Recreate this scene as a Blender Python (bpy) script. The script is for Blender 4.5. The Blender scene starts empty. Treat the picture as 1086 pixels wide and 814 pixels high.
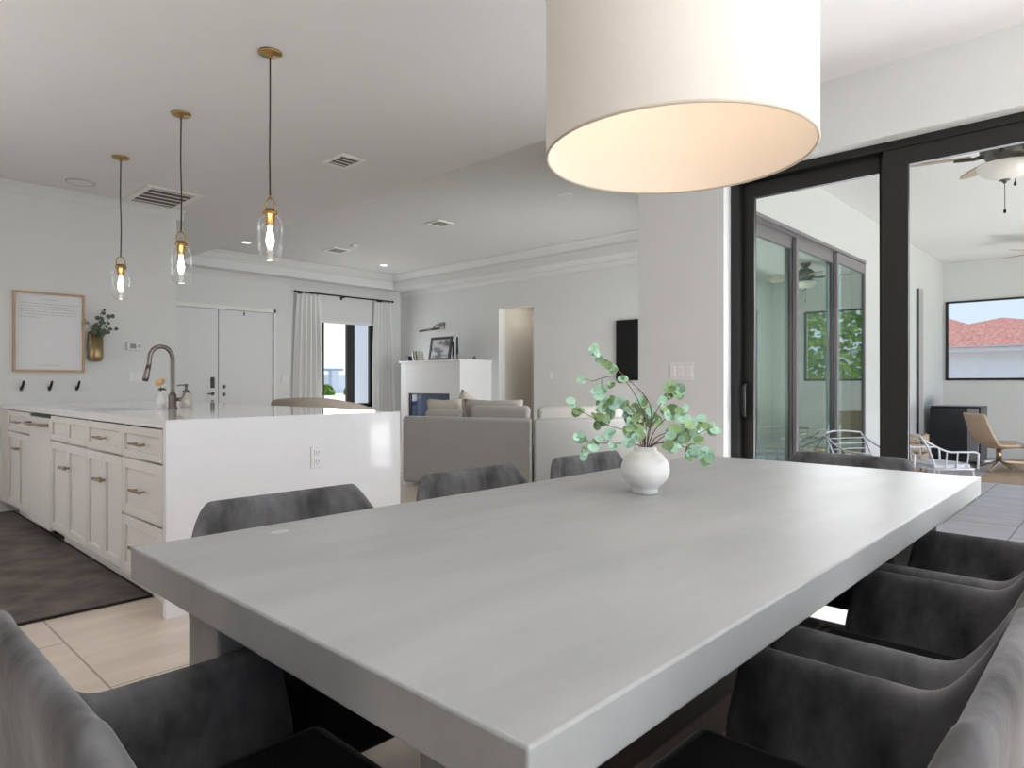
import bpy, bmesh, math, random
from mathutils import Vector, Matrix, noise
random.seed(7)
PI = math.pi
scn = bpy.context.scene
COL = scn.collection

# ------------------------------------------------------------------ camera
FPX, CXP, CYP, CAMH = 704.0, 543.0, 407.0, 1.081
YAW = math.atan2(1205 - 543, 704.0)
FW = Vector((math.cos(YAW), math.sin(YAW), 0)); RT = Vector((math.sin(YAW), -math.cos(YAW), 0))
cam_d = bpy.data.cameras.new('camera'); cam = bpy.data.objects.new('camera', cam_d); COL.objects.link(cam)
cam_d.sensor_width = 36.0; cam_d.lens = FPX / 1086.0 * 36.0; cam_d.clip_start = 0.02; cam_d.clip_end = 300
cam.location = (0, 0, CAMH); cam.rotation_euler = (PI / 2, 0, YAW - PI / 2)
scn.camera = cam

# ------------------------------------------------------------------ materials
def lin(c):
    return tuple(((v / 255) / 12.92 if v <= 10 else (((v / 255) + .055) / 1.055) ** 2.4) for v in c)
MATS = {}
def mat(name, rgb, rough=.5, metal=0., var=0., scale=6., rgb2=None, bump=0., bscale=60., spec=.5, sheen=0., trans=0., emit=0., coat=0., stretch=None):
    m = bpy.data.materials.new(name); m.use_nodes = True; nt = m.node_tree; N = nt.nodes; L = nt.links
    b = N['Principled BSDF']; c = lin(rgb)
    b.inputs['Roughness'].default_value = rough; b.inputs['Metallic'].default_value = metal
    b.inputs['Specular IOR Level'].default_value = spec
    if sheen: b.inputs['Sheen Weight'].default_value = sheen; b.inputs['Sheen Roughness'].default_value = .35
    if trans: b.inputs['Transmission Weight'].default_value = trans
    if coat: b.inputs['Coat Weight'].default_value = coat; b.inputs['Coat Roughness'].default_value = .08
    if emit: b.inputs['Emission Color'].default_value = (*c, 1); b.inputs['Emission Strength'].default_value = emit
    tc = N.new('ShaderNodeTexCoord'); src = tc.outputs['Object']
    if stretch:
        mp = N.new('ShaderNodeMapping'); mp.inputs['Scale'].default_value = stretch; L.new(src, mp.inputs['Vector']); src = mp.outputs['Vector']
    nz = N.new('ShaderNodeTexNoise'); nz.inputs['Scale'].default_value = scale; nz.inputs['Detail'].default_value = 6; nz.inputs['Roughness'].default_value = .6
    L.new(src, nz.inputs['Vector'])
    cr = N.new('ShaderNodeValToRGB'); cr.color_ramp.elements[0].position = .3; cr.color_ramp.elements[1].position = .7
    if rgb2 is not None: c1, c2 = c, lin(rgb2)
    else: c1 = tuple(max(0, v * (1 - var)) for v in c); c2 = tuple(min(1, v * (1 + var)) for v in c)
    cr.color_ramp.elements[0].color = (*c1, 1); cr.color_ramp.elements[1].color = (*c2, 1)
    L.new(nz.outputs['Fac'], cr.inputs['Fac']); L.new(cr.outputs['Color'], b.inputs['Base Color'])
    if bump:
        n2 = N.new('ShaderNodeTexNoise'); n2.inputs['Scale'].default_value = bscale; n2.inputs['Detail'].default_value = 3
        L.new(src, n2.inputs['Vector']); bp = N.new('ShaderNodeBump'); bp.inputs['Strength'].default_value = bump; bp.inputs['Distance'].default_value = .01
        L.new(n2.outputs['Fac'], bp.inputs['Height']); L.new(bp.outputs['Normal'], b.inputs['Normal'])
    MATS[name] = m
    return m

def glass_mat(name, tint, fac, rough=0.0, rtint=(1, 1, 1), fres=False):
    m = bpy.data.materials.new(name); m.use_nodes = True; nt = m.node_tree; N = nt.nodes; L = nt.links
    N.remove(N['Principled BSDF']); out = N['Material Output']
    t = N.new('ShaderNodeBsdfTransparent'); t.inputs['Color'].default_value = (*tint, 1)
    g = N.new('ShaderNodeBsdfGlossy'); g.inputs['Roughness'].default_value = rough; g.inputs['Color'].default_value = (*rtint, 1)
    mx = N.new('ShaderNodeMixShader'); mx.inputs['Fac'].default_value = fac
    if fres:
        fr = N.new('ShaderNodeLayerWeight'); fr.inputs['Blend'].default_value = .25; mu = N.new('ShaderNodeMath'); mu.operation = 'MULTIPLY_ADD'; mu.inputs[1].default_value = fac; mu.inputs[2].default_value = .015; L.new(fr.outputs['Fresnel'], mu.inputs[0]); L.new(mu.outputs[0], mx.inputs['Fac'])
    L.new(t.outputs[0], mx.inputs[1]); L.new(g.outputs[0], mx.inputs[2]); L.new(mx.outputs[0], out.inputs['Surface'])
    return m

def tile_mat(name, c1, c2, mortar, bw, rh, ms, ox, oy, rough=.3, swap=True, off=.5, bumps=.15, vein=None):
    m = bpy.data.materials.new(name); m.use_nodes = True; nt = m.node_tree; N = nt.nodes; L = nt.links
    b = N['Principled BSDF']; tc = N.new('ShaderNodeTexCoord')
    sx = N.new('ShaderNodeSeparateXYZ'); L.new(tc.outputs['Object'], sx.inputs[0])
    a1 = N.new('ShaderNodeMath'); a1.operation = 'SUBTRACT'; a1.inputs[1].default_value = ox; L.new(sx.outputs['X'], a1.inputs[0])
    a2 = N.new('ShaderNodeMath'); a2.operation = 'SUBTRACT'; a2.inputs[1].default_value = oy; L.new(sx.outputs['Y'], a2.inputs[0])
    cx = N.new('ShaderNodeCombineXYZ')
    L.new((a2 if swap else a1).outputs[0], cx.inputs['X']); L.new((a1 if swap else a2).outputs[0], cx.inputs['Y'])
    br = N.new('ShaderNodeTexBrick'); br.offset = off; br.inputs['Scale'].default_value = 1; br.inputs['Brick Width'].default_value = bw
    br.inputs['Row Height'].default_value = rh; br.inputs['Mortar Size'].default_value = ms; br.inputs['Mortar Smooth'].default_value = .1
    br.inputs['Color1'].default_value = (*lin(c1), 1); br.inputs['Color2'].default_value = (*lin(c2), 1); br.inputs['Mortar'].default_value = (*lin(mortar), 1)
    L.new(cx.outputs[0], br.inputs['Vector'])
    mp = N.new('ShaderNodeMapping'); mp.inputs['Scale'].default_value = (1.2, 5, 1) if swap else (5, 1.2, 1); mp.inputs['Rotation'].default_value = (0, 0, .5)
    L.new(tc.outputs['Object'], mp.inputs['Vector'])
    nz = N.new('ShaderNodeTexNoise'); nz.inputs['Scale'].default_value = 1.6; nz.inputs['Detail'].default_value = 7; L.new(mp.outputs[0], nz.inputs['Vector'])
    cr = N.new('ShaderNodeValToRGB'); cr.color_ramp.elements[0].position = .35; cr.color_ramp.elements[1].position = .65
    cr.color_ramp.elements[0].color = (.84, .82, .80, 1); cr.color_ramp.elements[1].color = (1, 1, 1, 1); L.new(nz.outputs['Fac'], cr.inputs['Fac'])
    mx = N.new('ShaderNodeMixRGB'); mx.blend_type = 'MULTIPLY'; mx.inputs['Fac'].default_value = 1
    L.new(br.outputs['Color'], mx.inputs[1]); L.new(cr.outputs['Color'], mx.inputs[2]); L.new(mx.outputs[0], b.inputs['Base Color'])
    b.inputs['Roughness'].default_value = rough
    return m

WALL = mat('painted wall', (221, 222, 221), .75, var=.012, scale=3, bump=.05, bscale=180)
CEIL = mat('painted ceiling', (224, 224, 224), .8, var=.01, scale=3, bump=.05, bscale=150)
TRIM = mat('white trim paint', (232, 231, 228), .45, var=.01)
CROWN = mat('crown paint', (218, 218, 217), .6, var=.01)
HALL = mat('beige hall paint', (206, 201, 192), .8, var=.02)
FLOOR = tile_mat('beige floor tile', (230, 216, 203), (223, 210, 197), (160, 146, 132), 1.2, .6, .004, .742, 3.265, .28)
PAVER = tile_mat('patio paver', (226, 218, 219), (216, 209, 212), (150, 148, 155), .9, .45, .006, 0, .2, .5, swap=False)
CONC = mat('grey concrete', (146, 148, 148), .44, spec=.35, scale=2.6, rgb2=(163, 164, 165), bump=.04, bscale=40, stretch=(.7, 2.2, 1))
CONC_SIDE = mat('concrete edge', (128, 128, 127), .55, scale=5, rgb2=(156, 158, 160), bump=.08, bscale=60)
BEAMW = mat('dark brown beam', (72, 62, 54), .5, var=.15, scale=4, stretch=(1, 12, 12))
VELVET = mat('grey velvet', (42, 41, 42), .85, scale=7, rgb2=(118, 117, 119), bump=.06, bscale=90, sheen=.22, spec=.2, stretch=(1, 1, .6))
SEATF = mat('charcoal seat velvet', (14, 14, 15), .85, var=.25, scale=8, sheen=.15, spec=.15)
BLACKLEG = mat('black metal leg', (22, 22, 22), .4, metal=.3, var=.05)
CAB = mat('cabinet white', (222, 219, 216), .42, var=.008)
CABBODY = mat('cabinet carcass', (214, 207, 200), .5, var=.01)
QUARTZ = mat('white quartz', (232, 233, 236), .06, var=.012, scale=2, spec=.28)
DARKGAP = mat('dark recess', (20, 18, 17), .8, var=.1)
NICKEL = mat('champagne nickel', (168, 148, 126), .32, metal=1, var=.05)
GUNMETAL = mat('bronze steel', (126, 118, 112), .3, metal=1, var=.06)
STEEL = mat('brushed steel', (190, 190, 190), .35, metal=1, var=.05, stretch=(1, 30, 1))
BRASS = mat('aged brass', (184, 150, 98), .32, metal=1, var=.08)
GOLD = mat('brushed gold', (158, 140, 106), .38, metal=1, var=.07, scale=20)
BLACK = mat('matte black', (24, 24, 26), .45, var=.06)
BLKFR = mat('black aluminium', (25, 25, 24), .5, var=.04)
GREYFR = mat('bronze grey aluminium', (138, 134, 137), .5, var=.04)
CORD = mat('black cord', (48, 44, 40), .7, var=.1)
OAK = mat('light oak', (186, 158, 128), .5, var=.12, scale=5, stretch=(8, 8, 1.2))
PAPER = mat('white paper', (226, 227, 230), .6, var=.005)
INK = mat('grey ink', (192, 192, 194), .7, var=.03)
LEAFDK = mat('dark eucalyptus', (62, 78, 62), .5, scale=30, rgb2=(92, 108, 86))
LEAFMINT = mat('mint eucalyptus', (132, 172, 136), .5, scale=16, rgb2=(196, 230, 214), spec=.3)
LEAFOLV = mat('olive eucalyptus', (112, 140, 88), .5, scale=18, rgb2=(158, 186, 140), spec=.3)
STEM = mat('brown stem', (110, 84, 72), .6, var=.15)
CERAM = mat('white ceramic', (236, 235, 234), .5, var=.01, bump=.05, bscale=60)
PLASTIC = mat('white plastic', (228, 228, 230), .4, var=.005)
SCREEN = mat('grey display', (132, 136, 136), .3, var=.03)
SHADE = mat('cream drum linen', (206, 199, 190), .8, emit=.2, var=.01, scale=60, bump=.1, bscale=500)
SHADEIN = mat('drum lining', (248, 238, 226), .8, var=.005)
RIM = mat('shade rim', (205, 194, 180), .7, var=.03)
BULB = mat('warm bulb', (255, 244, 228), .4, emit=9)
CANLT = mat('can lens', (255, 250, 240), .4, emit=5)
SOFA = mat('greige sofa weave', (180, 178, 176), .9, var=.08, scale=120, bump=.2, bscale=300, sheen=.2, spec=.15)
CUSH = mat('greige cushion weave', (186, 182, 177), .9, var=.07, scale=90, bump=.2, bscale=240, sheen=.2, spec=.15)
PILLOW = mat('oatmeal pillow', (206, 199, 188), .9, var=.08, scale=40, bump=.2, bscale=200, spec=.15)
BOUCLE = mat('beige boucle', (196, 184, 172), .9, var=.08, scale=50, bump=.3, bscale=160, spec=.1)
def curtain_mat():
    m = mat('white sheer linen', (250, 250, 249), .8, var=.02, scale=40, stretch=(6, 6, 1)); nt = m.node_tree; N = nt.nodes
    tl = N.new('ShaderNodeBsdfTranslucent'); tl.inputs['Color'].default_value = (.85, .85, .84, 1); mx = N.new('ShaderNodeMixShader'); mx.inputs['Fac'].default_value = .3
    out = N['Material Output']; nt.links.new(N['Principled BSDF'].outputs[0], mx.inputs[1]); nt.links.new(tl.outputs[0], mx.inputs[2]); nt.links.new(mx.outputs[0], out.inputs['Surface'])
    return m
CURT = curtain_mat()
RUG = mat('dark distressed rug', (88, 86, 86), .95, scale=5, rgb2=(126, 116, 110), bump=.4, bscale=220, spec=.1)
RUGED = mat('rug binding', (40, 36, 33), .95, var=.1)
TVM = mat('tv black', (14, 14, 15), .35, var=.02)
TVS = mat('tv glass', (12, 12, 13), .12, var=.02)
FPM = mat('fireplace plaster', (228, 229, 231), .6, var=.01)
FPGLASS = mat('firebox glass', (58, 80, 118), .06, var=.1, spec=.9)  # blue of the reflected window is put into the glass colour
JUTE = mat('woven jute', (194, 168, 140), .9, var=.2, scale=30, bump=.4, bscale=80, stretch=(1, 6, 1))
WICKER = mat('tan wicker', (196, 172, 146), .6, var=.12, scale=40, bump=.3, bscale=120)
WHITEMET = mat('white metal wire', (232, 233, 238), .4, var=.01)
WHITEPAD = mat('white seat pad', (226, 227, 233), .8, var=.02)
FRIDGE = mat('black fridge', (26, 28, 34), .3, var=.05)
SILVER = mat('silver door edge', (150, 150, 154), .4, metal=.7, var=.05)
WOODF = mat('fan blade wood', (176, 158, 142), .55, var=.18, scale=8, stretch=(1, 6, 6))
FANMET = mat('fan pewter', (92, 88, 84), .45, metal=.6, var=.15)
OPAL = mat('opal glass', (232, 230, 222), .3, var=.01, emit=.12)
ROOFT = mat('terracotta roof tile', (150, 96, 84), .85, scale=5, rgb2=(196, 140, 126), bump=.8, bscale=9, stretch=(1, 2.5, 1))
STUCCO = mat('white stucco', (226, 228, 234), .85, var=.02)
GRASS = mat('lawn grass', (112, 134, 84), .95, scale=2, rgb2=(150, 168, 116), bump=.4, bscale=30)
DRIVE = mat('pale concrete drive', (226, 222, 212), .9, var=.04)
TREEL = mat('tree leaves', (70, 108, 40), .6, scale=2.5, rgb2=(156, 190, 78))
TREED = mat('dark tree leaves', (38, 56, 34), .6, scale=2, rgb2=(70, 92, 52))
BARK = mat('bark', (90, 74, 60), .9, var=.2)
GLASSLV = glass_mat('tinted door glass', (.70, .82, .77), .40, rtint=(.90, 1.0, .96))
GLASSCL = glass_mat('clear glass', (.99, .99, .99), .004)
GLASSPD = glass_mat('pendant glass', (.99, .99, .99), .5, fres=True)
GLASSJAR = glass_mat('ribbed jar glass', (.93, .93, .91), .35, .1, fres=True)
def photo_mat():
    m = bpy.data.materials.new('grey landscape print'); m.use_nodes = True; nt = m.node_tree; N = nt.nodes; L = nt.links
    tc = N.new('ShaderNodeTexCoord'); nz = N.new('ShaderNodeTexNoise'); nz.inputs['Scale'].default_value = 5; nz.inputs['Detail'].default_value = 5
    mp = N.new('ShaderNodeMapping'); mp.inputs['Scale'].default_value = (1, 1, 1.8); mp.inputs['Location'].default_value = (2, 3.4, 1.1)
    L.new(tc.outputs['Object'], mp.inputs[0]); L.new(mp.outputs[0], nz.inputs['Vector'])
    cr = N.new('ShaderNodeValToRGB'); cr.color_ramp.elements[0].position = .42; cr.color_ramp.elements[1].position = .58
    cr.color_ramp.elements[0].color = (.10, .10, .11, 1); cr.color_ramp.elements[1].color = (.62, .62, .66, 1)
    L.new(nz.outputs['Fac'], cr.inputs['Fac']); L.new(cr.outputs[0], N['Principled BSDF'].inputs['Base Color']); N['Principled BSDF'].inputs['Roughness'].default_value = .4
    return m
PHOTO = photo_mat()

# ------------------------------------------------------------------ mesh builder
class MB:
    def __init__(s): s.bm = bmesh.new()
    def box(s, x0, x1, y0, y1, z0, z1):
        v = [s.bm.verts.new(p) for p in ((x0,y0,z0),(x1,y0,z0),(x1,y1,z0),(x0,y1,z0),(x0,y0,z1),(x1,y0,z1),(x1,y1,z1),(x0,y1,z1))]
        for f in ((0,3,2,1),(4,5,6,7),(0,1,5,4),(1,2,6,5),(2,3,7,6),(3,0,4,7)): s.bm.faces.new([v[i] for i in f])
        return s
    def poly(s, pts): s.bm.faces.new([s.bm.verts.new(p) for p in pts]); return s
    def prism(s, plan, z0, z1):
        a = [s.bm.verts.new((x, y, z0)) for x, y in plan]; b = [s.bm.verts.new((x, y, z1)) for x, y in plan]; n = len(plan)
        s.bm.faces.new(a[::-1]); s.bm.faces.new(b)
        for i in range(n): s.bm.faces.new((a[i], a[(i+1) % n], b[(i+1) % n], b[i]))
        return s
    def sweep(s, prof, along):            # prof: list of 3D points, extruded by vector
        a = [s.bm.verts.new(p) for p in prof]; b = [s.bm.verts.new(Vector(p) + Vector(along)) for p in prof]; n = len(prof)
        s.bm.faces.new(a[::-1]); s.bm.faces.new(b)
        for i in range(n): s.bm.faces.new((a[i], a[(i+1) % n], b[(i+1) % n], b[i]))
        return s
    def tube(s, pts, r, n=8, closed=False):
        pts = [Vector(p) for p in pts]; m = len(pts); rings = []
        rr = r if isinstance(r, (list, tuple)) else [r] * m
        prev = None
        for i, p in enumerate(pts):
            if closed: t = (pts[(i+1) % m] - pts[i-1])
            else: t = pts[min(i+1, m-1)] - pts[max(i-1, 0)]
            t.normalize()
            if prev is None:
                ref = Vector((0, 0, 1)) if abs(t.z) < .9 else Vector((1, 0, 0)); u = t.cross(ref).normalized()
            else:
                u = prev - t * prev.dot(t)
                u = u.normalized() if u.length > 1e-6 else t.cross(Vector((0, 0, 1))).normalized()
            prev = u; w = t.cross(u)
            rings.append([s.bm.verts.new(p + (u * math.cos(2*PI*k/n) + w * math.sin(2*PI*k/n)) * rr[i]) for k in range(n)])
        for i in range(m if closed else m - 1):
            A, B = rings[i], rings[(i+1) % m]
            for k in range(n): s.bm.faces.new((A[k], A[(k+1) % n], B[(k+1) % n], B[k]))
        if not closed: s.bm.faces.new(rings[0][::-1]); s.bm.faces.new(rings[-1])
        return s
    def lathe(s, prof, c=(0, 0, 0), n=24, cap0=True, cap1=True, squash=(1, 1)):
        rings = []
        for r, z in prof: rings.append([s.bm.verts.new((c[0] + r*math.cos(2*PI*k/n)*squash[0], c[1] + r*math.sin(2*PI*k/n)*squash[1], c[2] + z)) for k in range(n)])
        for A, B in zip(rings, rings[1:]):
            for k in range(n): s.bm.faces.new((A[k], A[(k+1) % n], B[(k+1) % n], B[k]))
        if cap0 and prof[0][0] > 1e-5: s.bm.faces.new(rings[0][::-1])
        if cap1 and prof[-1][0] > 1e-5: s.bm.faces.new(rings[-1])
        return s
    def ball(s, c, r, n=12, sc=(1, 1, 1)):
        m = bmesh.ops.create_uvsphere(s.bm, u_segments=n, v_segments=max(6, n*2//3), radius=r)
        for v in m['verts']: v.co = Vector((v.co.x*sc[0], v.co.y*sc[1], v.co.z*sc[2])) + Vector(c)
        return s
    def disc(s, c, nrm, r, n=8, cup=.12, ratio=1.0):
        nrm = Vector(nrm).normalized(); ref = Vector((0, 0, 1)) if abs(nrm.z) < .9 else Vector((1, 0, 0))
        u = nrm.cross(ref).normalized(); w = nrm.cross(u); c = Vector(c); ce = s.bm.verts.new(c - nrm*r*cup)
        rg = [s.bm.verts.new(c + u*r*math.cos(2*PI*k/n) + w*r*ratio*math.sin(2*PI*k/n)) for k in range(n)]
        for k in range(n): s.bm.faces.new((ce, rg[k], rg[(k+1) % n]))
        return s
    def xf(s, M):
        bmesh.ops.transform(s.bm, matrix=M, verts=s.bm.verts); return s

def build(name, mb, m, parent=None, smooth=False, bevel=0., seg=2, subs=0, solid=0., solid_off=0., local=False):
    bm = mb.bm
    bmesh.ops.remove_doubles(bm, verts=bm.verts, dist=1e-5)
    bmesh.ops.recalc_face_normals(bm, faces=bm.faces)
    me = bpy.data.meshes.new(name)
    if parent is not None:
        if not local:
            off = parent_world(parent)
            for v in bm.verts: v.co -= off
        loc = Vector((0, 0, 0))
    else:
        xs = [v.co for v in bm.verts]
        lo = Vector((min(v.x for v in xs), min(v.y for v in xs), min(v.z for v in xs))); hi = Vector((max(v.x for v in xs), max(v.y for v in xs), max(v.z for v in xs)))
        loc = Vector(((lo.x+hi.x)/2, (lo.y+hi.y)/2, lo.z)) if not local else Vector((0, 0, 0))
        for v in bm.verts: v.co -= loc
    bm.to_mesh(me); bm.free()
    o = bpy.data.objects.new(name, me); o.location = loc; COL.objects.link(o)
    if parent is not None: o.parent = parent
    if m is not None: me.materials.append(m)
    if smooth:
        for p in me.polygons: p.use_smooth = True
    if solid:
        md = o.modifiers.new('solid', 'SOLIDIFY'); md.thickness = solid; md.offset = solid_off
    if bevel:
        md = o.modifiers.new('bevel', 'BEVEL'); md.width = bevel; md.segments = seg; md.limit_method = 'ANGLE'; md.angle_limit = math.radians(40)
        if not smooth:
            for p in me.polygons: p.use_smooth = True
            me.set_sharp_from_angle(angle=math.radians(35)) if hasattr(me, 'set_sharp_from_angle') else None
    if subs:
        md = o.modifiers.new('sub', 'SUBSURF'); md.levels = subs; md.render_levels = subs
        for p in me.polygons: p.use_smooth = True
    return o
def parent_world(p):
    v = Vector((0, 0, 0))
    while p is not None: v += p.location; p = p.parent
    return v
def thing(name, label, cat, loc=(0, 0, 0), rz=0., group=None):
    o = bpy.data.objects.new(name, None); o.empty_display_size = .1; COL.objects.link(o); o.location = loc; o.rotation_euler = (0, 0, rz)
    o['label'] = label; o['category'] = cat
    if group: o['group'] = group
    return o
def tag(o, label, cat, group=None, kind=None):
    o['label'] = label; o['category'] = cat
    if group: o['group'] = group
    if kind: o['kind'] = kind
    return o
def struct(name, mb, m, label=None, cat=None, parent=None, **k):
    o = build(name, mb, m, parent, **k)
    if parent is None:
        o['kind'] = 'structure'
        if label: o['label'] = label; o['category'] = cat
    return o
def sroot(name, loc, label, cat):
    o = bpy.data.objects.new(name, None); COL.objects.link(o); o.location = loc; o['kind'] = 'structure'; o['label'] = label; o['category'] = cat
    return o
def dup(root, loc, rz=None, label=None, group=None):
    r = root.copy(); COL.objects.link(r); r.location = loc
    if rz is not None: r.rotation_euler = (0, 0, rz)
    if label: r['label'] = label
    if group: r['group'] = group
    for ch in list(root.children):
        c = ch.copy(); COL.objects.link(c); c.parent = r
        for g in list(ch.children):
            d = g.copy(); COL.objects.link(d); d.parent = c
    return r
def bez(p0, p1, p2, n=10):
    p0, p1, p2 = Vector(p0), Vector(p1), Vector(p2)
    return [p0*(1-t)**2 + p1*2*t*(1-t) + p2*t*t for t in [i/n for i in range(n+1)]]

# ------------------------------------------------------------------ room shell
ZC, ZT = 2.81, 3.06
X1, X2, Y1, Y2 = 4.0, 7.8, 7.0, 10.27
LX3, LY0, LY1, LZ = 11.9, -.3, 2.15, 2.91
TX0, TX1, TY0, TY1 = 3.585, 7.385, 2.95, 9.93

struct('floor', MB().box(-4, X1+.1, -3.6, Y2+.1, -.1, 0).box(X1+.1, X2+.9, 2.2, Y2+.1, -.1, 0), FLOOR, 'beige large format tile floor of the open room', 'floor')
bpy.data.objects['floor'].data.transform(Matrix.Translation(bpy.data.objects['floor'].location)); bpy.data.objects['floor'].location = (0, 0, 0)
cl = MB()
cl.box(-4, TX0, -3.6, Y2+.1, ZC, ZC+.12).box(TX0, X2+.1, TY1, Y2+.1, ZC, ZC+.12).box(TX1, X2+.1, TY0, TY1, ZC, ZC+.12).box(TX0, X1+.2, -3.6, TY0, ZC, ZC+.12).box(X1+.2, X2+.1, 2.3, TY0, ZC, ZC+.12)
struct('ceiling', cl, CEIL, 'flat white ceiling over kitchen and dining area', 'ceiling')
struct('ceiling_tray', MB().box(TX0-.1, TX1+.1, TY0-.1, TY1+.1, ZT, ZT+.08).box(TX0-.06, TX0, TY0-.06, TY1+.06, ZC+.12, ZT).box(TX1, TX1+.06, TY0-.06, TY1+.06, ZC+.12, ZT).box(TX0, TX1, TY0-.06, TY0, ZC+.12, ZT).box(TX0, TX1, TY1, TY1+.06, ZC+.12, ZT), mat('shaded tray ceiling', (214, 214, 213), .8, var=.01), 'raised tray ceiling above the living area', 'ceiling')  # same paint as the flat ceiling; its shade is put into the colour
# crown mouldings
def crown(name, p0, p1, inward, ztop, h=.088, d=.062):
    p0, p1, n = Vector(p0), Vector(p1), Vector(inward).normalized()
    pr = [(0, 0), (d, 0), (d, -.012), (d*.82, -.02), (d*.55, -h*.42), (d*.26, -h*.78), (.012, -h*.9), (.012, -h), (0, -h)]
    prof = [Vector((p0.x, p0.y, ztop)) + n*a + Vector((0, 0, b)) for a, b in pr]
    return struct(name, MB().sweep(prof, (p1.x-p0.x, p1.y-p0.y, 0)), CROWN, 'white crown moulding', 'moulding')
crown('trim_1', (-4, Y1, 0), (2.54+.062, Y1, 0), (0, -1, 0), ZC)
crown('trim_2', (2.54, Y2, 0), (X2, Y2, 0), (0, -1, 0), ZC)
crown('trim_3', (X2, Y2, 0), (X2, 2.6, 0), (-1, 0, 0), ZC)
crown('trim_4', (TX0, TY1, 0), (TX1, TY1, 0), (0, -1, 0), ZT, .11, .1)
crown('trim_5', (TX1, TY1, 0), (TX1, TY0, 0), (-1, 0, 0), ZT, .11, .1)
crown('trim_6', (TX0, TY0, 0), (TX0, TY1, 0), (1, 0, 0), ZT, .11, .1)
# walls
struct('wall_kitchen', MB().box(-4, 2.54, Y1, Y1+.15, 0, ZC+.1).box(2.42, 2.54, Y1+.15, Y2, 0, ZC+.1), WALL, 'white kitchen wall carrying the framed print and hooks', 'wall')
DX0, DX1, DZ = 3.46, 5.23, 2.235
WX0, WX1, WZ0, WZ1 = 6.02, 7.24, .66, 2.2
we = MB().box(2.42, DX0, Y2, Y2+.15, 0, ZC+.1).box(DX0, DX1, Y2, Y2+.15, DZ, ZC+.1).box(DX1, WX0, Y2, Y2+.15, 0, ZC+.1)
we.box(WX0, WX1, Y2, Y2+.15, 0, WZ0).box(WX0, WX1, Y2, Y2+.15, WZ1, ZC+.1).box(WX1, X2+.15, Y2, Y2+.15, 0, ZC+.1)
struct('wall_entry', we, WALL, 'white entry wall with front doors and curtained window', 'wall')
OY0, OY1, OZ = 6.87, 7.63, 2.32
struct('wall_living', MB().box(X2, X2+.15, OY1, Y2, 0, ZC+.1).box(X2, X2+.15, 2.55, OY0, 0, ZC+.1).box(X2, X2+.15, OY0, OY1, OZ, ZC+.1), WALL, 'white living room wall with tv and hall opening', 'wall')
struct('wall_hall', MB().box(X2+.15, X2+.9, OY1, OY1+.1, 0, 2.5).box(X2+.15, X2+.9, OY0-.1, OY0, 0, 2.5).box(X2+.8, X2+.9, OY0, OY1, 0, 2.5).box(X2+.15, X2+.9, OY0-.1, OY1+.1, 2.4, 2.5), HALL, 'beige inside of the hall recess', 'wall')
DY0, DY1, DH = -.25, 1.912, 2.42
wd = MB().box(X1, X1+.22, DY1, 2.545, 0, ZC+.1).box(X1, X1+.22, DY0, DY1, DH, ZC+.1).box(X1, X1+.22, -3.6, DY0, 0, ZC+.1)
struct('wall_dining', wd, WALL, 'white dining wall around the black sliding door', 'wall')
GX0, GX1, GH = 4.42, 7.92, 2.42
struct('wall_patio', MB().box(X1+.22, GX0, LY1, 2.545, 0, LZ+.1).box(GX0, GX1, LY1, 2.545, GH, LZ+.1).box(GX1, LX3+.15, LY1, 2.4, 0, LZ+.1), WALL, 'white outside wall of the house along the patio', 'wall')
struct('wall_rear', MB().box(-4, -2.2, -3.75, -3.6, 0, ZC+.1).box(3.2, X1+.22, -3.75, -3.6, 0, ZC+.1).box(-2.2, 3.2, -3.75, -3.6, 2.45, ZC+.1).box(-2.2, 3.2, -3.75, -3.6, 0, .15), WALL, 'white wall with wide window behind the dining area', 'wall')
struct('wall_left', MB().box(-4.15, -4, -3.6, Y1+.15, 0, ZC+.1), mat('taupe paint', (120, 112, 104), .8, var=.02), 'taupe wall at the far side of the kitchen', 'wall')  # unseen wall given a dark tone to cut bounce light
# lanai shell
struct('floor_patio', MB().box(X1+.1, LX3+.15, LY0-.15, 2.2, -.1, -.005), PAVER, 'pale grey paver floor of the covered patio', 'floor')
o = bpy.data.objects['floor_patio']; o.data.transform(Matrix.Translation(o.location)); o.location = (0, 0, 0)
struct('ceiling_patio', MB().box(X1+.22, LX3+.15, LY0-.3, LY1, LZ, LZ+.1), CEIL, 'white ceiling of the covered patio', 'ceiling')
PW0, PW1, PZ0, PZ1 = .2, 2.115, 1.135, 2.325
struct('wall_patio_far', MB().box(LX3, LX3+.15, PW1, LY1, 0, LZ).box(LX3, LX3+.15, LY0, PW0, 0, LZ).box(LX3, LX3+.15, PW0, PW1, 0, PZ0).box(LX3, LX3+.15, PW0, PW1, PZ1, LZ), WALL, 'white end wall of the patio below the screened opening', 'wall')
struct('wall_patio_side', MB().box(11.4, LX3+.15, LY0-.15, LY0, 0, LZ).box(X1+.22, 11.4, LY0-.15, LY0, 2.37, LZ).box(X1+.22, 4.7, LY0-.15, LY0, 0, 2.37), WALL, 'white outer wall of the patio with full height opening', 'wall')
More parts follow.
